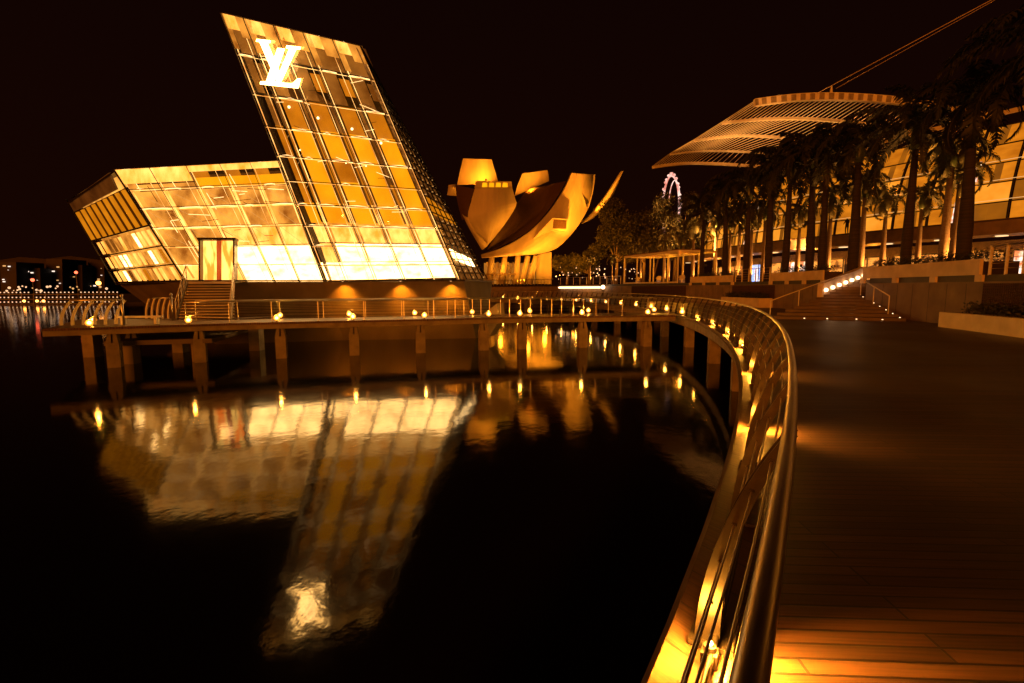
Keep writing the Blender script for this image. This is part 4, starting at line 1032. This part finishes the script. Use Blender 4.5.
for k in range(5):
    p = rp(RW + 1.5 + (k % 2) * 1.6, aP[0] + (aP[4] - aP[0]) * (k + .5) / 5, TZ)
    t = thing('cafe_table', p, 'small round cafe table under the pergola', 'table', 'cafe tables under the pergola')
    MB().tube([p + V(0, 0, .72), p + V(0, 0, .76)], .4, 12).build('top', M['white_paint'], t); MB().tube([p, p + V(0, 0, .72)], .04, 6).build('leg', M['steel'], t)
    for s in (-.75, .75):
        c = p + V(s * .3, s, 0); ch = thing('cafe_chair', c, 'pale slender cafe chair at a round table under the pergola', 'chair', 'cafe chairs under the pergola')
        MB().box(c + V(0, 0, .45), (.42, .42, .04)).build('seat', M['white_paint'], ch); MB().box(c + V(0, .19 * (1 if s > 0 else -1), .72), (.4, .03, .45)).build('backrest', M['white_paint'], ch)
        for lx in (-.18, .18):
            for ly in (-.18, .18): MB().tube([c + V(lx, ly, 0), c + V(lx, ly, .45)], .018, 4).build('leg', M['steel'], ch)
# glass balustrade stretches on the terrace
def balustrade(px0, px1, label, n=4):
    a0, a1 = sorted((aw(px0), aw(px1))); t = thing('terrace_railing', rp(RW + .1, (a0 + a1) / 2, TZ), label, 'railing', 'railings on the terrace edge')
    for i in range(n + 1):
        p = rp(RW + .1, a0 + (a1 - a0) * i / n, TZ); MB().bar(p, p + V(0, 0, 1.15), .07, .07).build('post', M['white_paint'], t)
    MB().tube([rp(RW + .1, a0 + (a1 - a0) * i / 8, TZ + 1.12) for i in range(9)], .03, 6).build('handrail', M['steel'], t)
    for hh in (.25, .45, .65, .85): MB().tube([rp(RW + .1, a0 + (a1 - a0) * i / 8, TZ + hh) for i in range(9)], .01, 4).build('cable', M['steel'], t)
balustrade(985, 1078, 'steel post and wire railing on the terrace right of the long planter', 5)
balustrade(768, 734, 'steel post railing on the terrace between two pale planters', 5)
balustrade(620, 560, 'dim railing along the far terrace left of the pergola', 9)

# ================================================================== PALMS
def palm_meshes(seed, fr_len=3.3, droop=1.0, nf=17, bark='palm_bark', leaf='palm_leaf'):
    rnd = random.Random(seed)
    tr = MB(); hts = [0, .25, .6, 1.2, 2.2, 3.6, 5.2, 6.6]; rad = [.29, .24, .22, .23, .24, .20, .16, .13]
    lx = rnd.uniform(-.15, .15)
    tr.tube([V(lx * (h / 6.6) ** 2, 0, h) for h in hts], rad, 12)
    sh = MB().tube([V(lx, 0, 6.5), V(lx, 0, 6.9), V(lx, 0, 7.5), V(lx, 0, 7.95)], [.2, .26, .19, .1], 10)
    cr = MB()
    for i in range(nf):
        az = i * 2.399 + rnd.uniform(-.2, .2); el = math.radians(82 - 100 * (i / (nf - 1)) + rnd.uniform(-8, 8)); L = fr_len * rnd.uniform(.85, 1.12) * (.8 + .2 * min(1, i / 5))
        hd = V(math.cos(az), math.sin(az), 0); side = V(-math.sin(az), math.cos(az), 0)
        p = V(lx, 0, 7.75); pts_ = [p.copy()]; n = 16; e = el
        for k in range(n):
            e -= droop * math.radians(5.0 + 5.5 * (k / n)); st = L / n
            p = p + (hd * math.cos(e) + V(0, 0, math.sin(e))) * st; pts_.append(p.copy())
        cr.tube(pts_, [.05 * (1 - .85 * k / n) for k in range(n + 1)], 4)
        for k in range(2, n + 1):
            for sub in (0, .33, .66):
                if k == n and sub > 0: break
                t = (k + sub) / n; q = pts_[k] if k == n else pts_[k].lerp(pts_[k + 1], sub) if k < n else pts_[k]
                d = (pts_[min(k + 1, n)] - pts_[k - 1]).normalized(); ll = (.85 * math.sin(PI * min(1, .18 + t * .8)) + .12) * rnd.uniform(.8, 1.15) * .62
                for s in (-1, 1):
                    dirv = (side * s * 1.0 + d * .55 + V(0, 0, rnd.uniform(-.9, .3))).normalized()
                    m1 = q + dirv * ll * .55; m2 = m1 + (dirv + V(0, 0, -.9)).normalized() * ll * .5
                    wv = d * .042
                    cr.poly([q - wv, q + wv, m1 + wv * 1.1, m1 - wv * 1.1]); cr.poly([m1 - wv * 1.1, m1 + wv * 1.1, m2])
    return tr.mesh('trunk', M[bark], True), sh.mesh('crownshaft', M['crownshaft'], True), cr.mesh('crown', M[leaf])
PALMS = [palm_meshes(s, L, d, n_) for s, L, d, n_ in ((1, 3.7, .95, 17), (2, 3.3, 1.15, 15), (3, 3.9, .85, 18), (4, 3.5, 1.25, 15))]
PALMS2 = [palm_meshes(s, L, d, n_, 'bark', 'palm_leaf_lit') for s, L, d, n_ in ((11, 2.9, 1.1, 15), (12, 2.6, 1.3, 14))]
def palm(loc, sc, vi, rz, label, group, uplight=0):
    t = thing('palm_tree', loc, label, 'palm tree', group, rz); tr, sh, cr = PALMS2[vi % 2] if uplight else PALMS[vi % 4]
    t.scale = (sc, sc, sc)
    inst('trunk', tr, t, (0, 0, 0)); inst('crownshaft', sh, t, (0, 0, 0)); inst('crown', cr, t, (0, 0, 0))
    if uplight:
        d = (V(0, 0, 0) - Vector(loc)); d.z = 0; d.normalize(); side = V(-d.y, d.x, 0)
        q = Vector(loc) + side * .85 + d * .3
        fx = thing('uplight', q, 'ground uplight at the foot of the ' + ' '.join(label.split()[:9]), 'lamp', 'uplights at the feet of the palms')
        MB().tube([q, q + V(0, 0, .1)], .1, 8).build('housing', M['steel_dark'], fx)
        spot(fx, q + V(0, 0, .14), Vector(loc) + V(0, 0, 5.5 * sc), uplight, 60, (1, .34, .05), .7, .08)
    return t
FP = [(1035, 1.15), (960, 1.1), (903, 1.1), (851, 1.18), (820, 1.2), (808, 1.38), (784, 1.24), (767, 1.36), (745, 1.25), (724, 1.22), (701, 1.1)]
FL = ['tall dark palm at the right end of the terrace, crown cut by the picture edge', 'tallest dark royal palm, thick trunk rising from the long planter', 'dark royal palm standing alone between the two thickest trunks',
      'stout dark palm just behind the head of the stair', 'dark palm directly above the left handrail of the stair', 'slim dark palm second to the left of the stair head', 'dark palm above the pale planter left of the stair',
      'dark palm left of the stair behind the planter shrubs', 'dark palm above the terrace railing', 'dark palm over the short planter by the pergola',
      'shorter dark palm at the right end of the pergola']
for k, (px, sc) in enumerate(FP):
    R = RW + 1.9 + (0 if k < 4 else .7 * (k % 3)); a_ = ang_px(px, R)
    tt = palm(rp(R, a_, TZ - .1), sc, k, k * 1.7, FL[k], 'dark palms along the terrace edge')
    if k in (1, 3): [setattr(c, 'scale', (1.12, 1.12, 1.0)) for c in tt.children if c.name.startswith('trunk')]
BP = [(940, 3.5, 1.0), (950, 6.5, .95), (858.5, 5.0, 1.0), (826, 6.0, .98), (796, 6.0, .9), (762, 6.5, 1.05), (749, 8, 1.05), (737, 7.5, 1.1), (728, 6.5, 1.0), (714, 8, 1.12), (692, 9, 1.1), (668, 10, 1.0), (880, 8.5, .9), (915, 9, .85)]
BL = ['uplit palm with a bright trunk behind the tallest dark palm', 'thin uplit palm set back behind the long planter', 'uplit palm with a glowing edge beside the stout palm at the stair', 'uplit palm behind the left handrail of the stair',
      'uplit pale trunked palm before the mall windows', 'slender uplit palm behind the planter left of the stair', 'small uplit palm behind the terrace railing', 'small uplit palm left of the railing', 'bright trunked small palm by the short planter',
      'small uplit palm behind the short planter', 'low uplit palm behind the pergola', 'low bright crowned palm left behind the pergola', 'half hidden palm before the mall glass', 'half hidden palm before the glowing display']
for k, (px, dr_, sc) in enumerate(BP):
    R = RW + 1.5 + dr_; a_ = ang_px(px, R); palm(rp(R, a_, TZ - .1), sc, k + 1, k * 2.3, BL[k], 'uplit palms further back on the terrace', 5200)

# broadleaf trees beyond the museum
def tree(loc, h, r, seed, label):
    t = thing('tree', loc, label, 'tree', 'broadleaf trees beside the museum'); rnd = random.Random(seed); loc = Vector(loc)
    tb = MB(); tb.tube([loc, loc + V(.1, 0, h * .3), loc + V(0, 0, h * .55)], [.35, .26, .16], 8)
    cl = []
    for k in range(13):
        an = rnd.uniform(0, 2 * PI); rr = r * rnd.uniform(.15, .85); c = loc + V(rr * math.cos(an), rr * math.sin(an), h * rnd.uniform(.38, .9)); cl.append((c, r * rnd.uniform(.25, .45)))
        tb.tube([loc + V(0, 0, h * .3), lerp(loc + V(0, 0, h * .35), c, .6) + V(0, 0, -.3), c], [.13, .08, .03], 5)
    tb.build('trunk', M['bark'], t, True)
    mb = MB()
    for c, cr_ in cl:
        for _ in range(1200):
            d = V(rnd.gauss(0, 1), rnd.gauss(0, 1), rnd.gauss(0, .75)).normalized() * cr_ * rnd.random() ** .4; p = c + d
            u = V(rnd.gauss(0, 1), rnd.gauss(0, 1), rnd.gauss(0, 1)).normalized(); v2 = u.cross(V(rnd.gauss(0, 1), rnd.gauss(0, 1), rnd.gauss(0, 1))).normalized(); l = .34 * rnd.uniform(.6, 1.4)
            mb.poly([p, p + u * l * .5 + v2 * l * .3, p + u * l, p + u * l * .5 - v2 * l * .3])
    mb.build('crown', M['tree_leaf'], t)
    return t
TL = ['dark rounded tree rising over the middle of the pergola', 'dark spreading tree just right of the museum sickle petal', 'dark round tree standing right of the museum core', 'taller dark tree behind the far promenade', 'dark tree left of the pergola', 'small dark tree at the foot of the museum']
for k, (px, D_, h, r) in enumerate(((674, 88, 16.0, 4.6), (616, 96, 15.0, 4.6), (589, 98, 8.0, 3.2), (624, 98, 17, 6.5), (643, 92, 14, 5.5), (567, 104, 7, 3))):
    q = at(px, 287, D_); tree(V(q.x, q.y, TZ - .2), h, r, 30 + k, TL[k])
for px, D_, e in ((600, 86, 4500), (576, 90, 3000), (632, 86, 4500), (665, 80, 4000)):
    q = at(px, 284, D_); fx = thing('uplight', q, 'ground floodlight warming the trees beside the museum', 'lamp', 'lights under the trees'); MB().box(q, (.3, .3, .2)).build('housing', M['steel_dark'], fx)
    spot(fx, q + V(0, 0, .3), q + V(0, 6, 6), e, 95, (1, .28, .010), .8, .2)
# small uplit palms near the museum trees
for k, (px, D_, sc, lb) in enumerate(((590, 86, .62, 'small bright uplit palm before the dark museum trees'), (664, 74, .78, 'bright crowned palm above the left end of the pergola'), (612, 84, .6, 'small uplit palm left of the pergola before the trees'), (700, 72, .95, 'uplit palm behind the right end of the pergola'), (682, 78, .95, 'uplit palm behind the middle of the pergola'), (640, 78, .75, 'uplit palm behind the left post of the pergola'))):
    q = at(px, 287, D_); palm(V(q.x, q.y, TZ - .1), sc, k, k, lb, 'uplit palms further back on the terrace', 5200)
# ground beyond
tag(MB().prism([V(-30, 88, -1), V(200, 88, -1), V(200, 500, -1), V(-30, 500, -1)], (0, 0, 4.6)).build('ground', M['stone'], loc=(0, 0, 0)), kind='structure')
# strings of tiny lights in the planting below the trees
for k in range(46):
    rnd = random.Random(100 + k); q = at(rnd.uniform(556, 640), rnd.uniform(266, 281), rnd.uniform(84, 90)); o = MB().ball(q, rnd.uniform(.06, .14), 6, 4).build('garden_light', M['dot'])
    tag(o, 'tiny warm garden light in the planting below the dark trees', 'light', 'garden lights below the trees')

# people on the balcony
def person(loc, lean, label, hgt=1.7):
    me = bpy.data.meshes.new('person'); s = hgt / 1.75
    P = [(0, 0, .95), (0, 0, 1.2), (0, .02 + lean, 1.42), (0, .03 + lean, 1.52), (0, .05 + lean, 1.66), (.1, 0, .9), (.12, .03, .5), (.12, -.02, .06), (.13, .12, .03), (-.1, 0, .9), (-.12, .05, .5), (-.13, 0, .06), (-.14, .14, .03),
         (.2, .01 + lean, 1.4), (.26, .12 + lean, 1.14), (.2, .32 + lean, 1.05), (-.2, .01 + lean, 1.4), (-.26, .12 + lean, 1.14), (-.2, .32 + lean, 1.05)]
    E = [(0, 1), (1, 2), (2, 3), (3, 4), (0, 5), (5, 6), (6, 7), (7, 8), (0, 9), (9, 10), (10, 11), (11, 12), (2, 13), (13, 14), (14, 15), (2, 16), (16, 17), (17, 18)]
    Rr = [.15, .14, .14, .06, .11, .10, .065, .045, .04, .10, .065, .045, .04, .065, .045, .035, .065, .045, .035]
    me.from_pydata([(x * s, y * s, z * s) for x, y, z in P], E, []); me.materials.append(M['cloth_dark'])
    o = bpy.data.objects.new('person', me); COL.objects.link(o); o.location = loc; o.rotation_euler = (0, 0, 2.0)
    sk = o.modifiers.new('Skin', 'SKIN'); sk.use_smooth_shade = True
    for i, v in enumerate(me.skin_vertices[0].data): v.radius = (Rr[i] * s, Rr[i] * s); v.use_root = (i == 0)
    sb = o.modifiers.new('Sub', 'SUBSURF'); sb.levels = 1; sb.render_levels = 1
    return tag(o, label, 'person', 'people on the mall balcony')
for px, ln, lb in ((855, 0, 'person in dark clothes standing on the mall balcony beside the stout palm'), (864, .1, 'person in dark clothes leaning forward at the mall balcony edge')):
    d = ray(px, 235); best = min(range(len(WP)), key=lambda i: abs(WP[i].x / WP[i].y - d.x / d.y)); p, o_ = WP[best], wpt(WL[best])[1]
    person(up_(p - o_ * 1.6, 8.9), ln, lb)

# ================================================================== FAR LEFT SHORE, WHEEL
tag(MB().prism([V(-900, 118, -1), V(-95, 118, -1), V(-60, 124, -1), V(-60, 700, -1), V(-900, 700, -1)], (0, 0, 1.5)).build('far_shore', M['hill'], loc=(0, 0, 0)), kind='structure')
pier = thing('lit_pier', at(60, 300, 119), 'long low pier strung with three rows of tiny lights across the water', 'pier')
p0_, p1_ = at(-40, 303.5, 117), at(119, 301, 117)
for y_ in (292.6, 297.6, 302.2):
    MB().bar(at(-40, y_ + 2, 117), at(119, y_ + 2 - .6, 117), .8, .16).build('deck', M['concrete_dark'], pier)
    mb = MB()
    for k in range(40):
        if (k * 13) % 11 == 3: continue
        q = at(-40 + k * 4.03, y_ - k * .012, 116.4); mb.ball(q, .15, 6, 4)
    mb.build('light', M['dot'], pier)
for k in range(14): MB().bar(at(-38 + k * 12, 305.5, 117.2), at(-38 + k * 12, 293, 117.2), .25, .25).build('post', M['concrete_dark'], pier)
hl = MB(); prof = [(-300, 268), (-120, 262), (0, 260), (20, 257), (45, 259), (70, 256), (100, 260), (120, 263), (150, 270), (230, 282), (330, 287), (500, 289)]
hl.prism([at(x, y, 420) for x, y in prof] + [at(500, 293, 420), at(-300, 293, 420)], (0, 120, 0))
tag(hl.build('hill', M['hill'], loc=(0, 0, 0)), kind='structure')
rnd = random.Random(21)
blk = [(0, 16, 262), (24, 40, 268), (46, 62, 259), (66, 82, 265), (88, 104, 262), (-30, -8, 270), (108, 122, 272)]
BLb = ['dim distant building at the left picture edge above the pier', 'low dim distant building above the shore lights', 'taller dim distant building with a red light', 'dim distant building left of the single orange lamp', 'dim distant building behind the orange lamp', 'distant building beyond the left edge', 'low distant building tucked beside the pavilion wing']
for k, (x0, x1, y0) in enumerate(blk):
    D_ = 300 + 8 * k; q = at((x0 + x1) / 2, 288, D_); b_ = thing('distant_building', (q.x, q.y, 0), BLb[k], 'building', 'distant buildings across the bay')
    MB().prism([at(x0, y0, D_), at(x1, y0, D_), up_(at(x1, 288, D_), 0), up_(at(x0, 288, D_), 0)], (0, 18, 0)).build('wall', M['tower_block'], b_)
    for j in range(5):
        x, y = rnd.uniform(x0 + 1, x1 - 1), rnd.uniform(y0 + 3, 286); wv = rnd.uniform(.25, .9)
        MB().box(at(x, y, D_ - .4), (wv * 1.8, .3, wv * .8)).build('window', M['dot_white'] if rnd.random() < .6 else M['led_soft'], b_)
shore = [(98.5, 283, .55, 'dot_orange', 'single strong orange lamp on the far shore'), (32.5, 280, .4, 'dot_red', 'red beacon on a mast on the far shore'), (76, 272.4, .35, 'dot_red', 'small red light on the distant buildings')]
for x, y, r_, m_, lb in shore:
    q = at(x, y, 126); t = thing('shore_lamp', up_(q, .5), lb, 'lamp'); MB().ball(q, r_, 8, 6).build('lens', M[m_], t); MB().tube([up_(q, .5), q], .08, 5).build('pole', M['steel_dark'], t)
for k in range(26):
    x = rnd.choice([rnd.uniform(6, 56), rnd.uniform(0, 112)]); q = at(x, rnd.uniform(286.0, 291), 121 + rnd.uniform(0, 3)); o = MB().ball(q, rnd.uniform(.1, .32), 6, 4).build('shore_light', M[rnd.choice(['dot', 'dot', 'dot', 'led_soft'])])
    tag(o, 'small glowing light among the cluster just above the pier on the far shore', 'light', 'cluster of lights on the far shore')
for x in (24, 37, 43.5):
    q = at(x, 301, 114); t = thing('pier_lamp', up_(q, 0.1), 'orange lamp on the pier edge, %s of the three casting streaks on the water' % {24: 'left', 37: 'middle', 43.5: 'right'}[x], 'lamp', 'lamps on the pier edge')
    MB().ball(q, .28, 8, 6).build('lens', M['dot_orange'], t); MB().tube([up_(q, -.3), q], .05, 5).build('pole', M['steel_dark'], t)
# observation wheel far away
D_ = 700; c = at(671, 208, D_); u_ = V(9.3 / 488 * D_, 6, 0); r_ = 30.5 / 488 * D_
wh = thing('observation_wheel', up_(c, 0), 'huge pinkish lit observation wheel seen edge-on beyond the palms', 'ferris wheel')
mb = MB(); ring = [c + u_ * math.cos(2 * PI * k / 48) + V(0, 0, r_ * math.sin(2 * PI * k / 48)) for k in range(49)]
mb.tube(ring, 1.3, 5); mb.build('rim', M['wheel'], wh)
mb = MB(); ring2 = [c + u_ * .72 * math.cos(2 * PI * k / 48) + V(6, 4, r_ * .88 * math.sin(2 * PI * k / 48)) for k in range(49)]
mb.tube(ring2, .7, 5); mb.build('inner_rim', M['wheel'], wh)
for k in range(28): MB().ball(ring[int(k * 48 / 28)] + V(0, 0, 0) + (ring[int(k * 48 / 28)] - c).normalized() * 3.0, 2.0, 6, 4).build('capsule', M['wheel'], wh)
for s in (-1, 1): MB().tube([c, V(c.x + s * 25, c.y, 0)], 1.5, 6).build('leg', M['steel_dark'], wh)
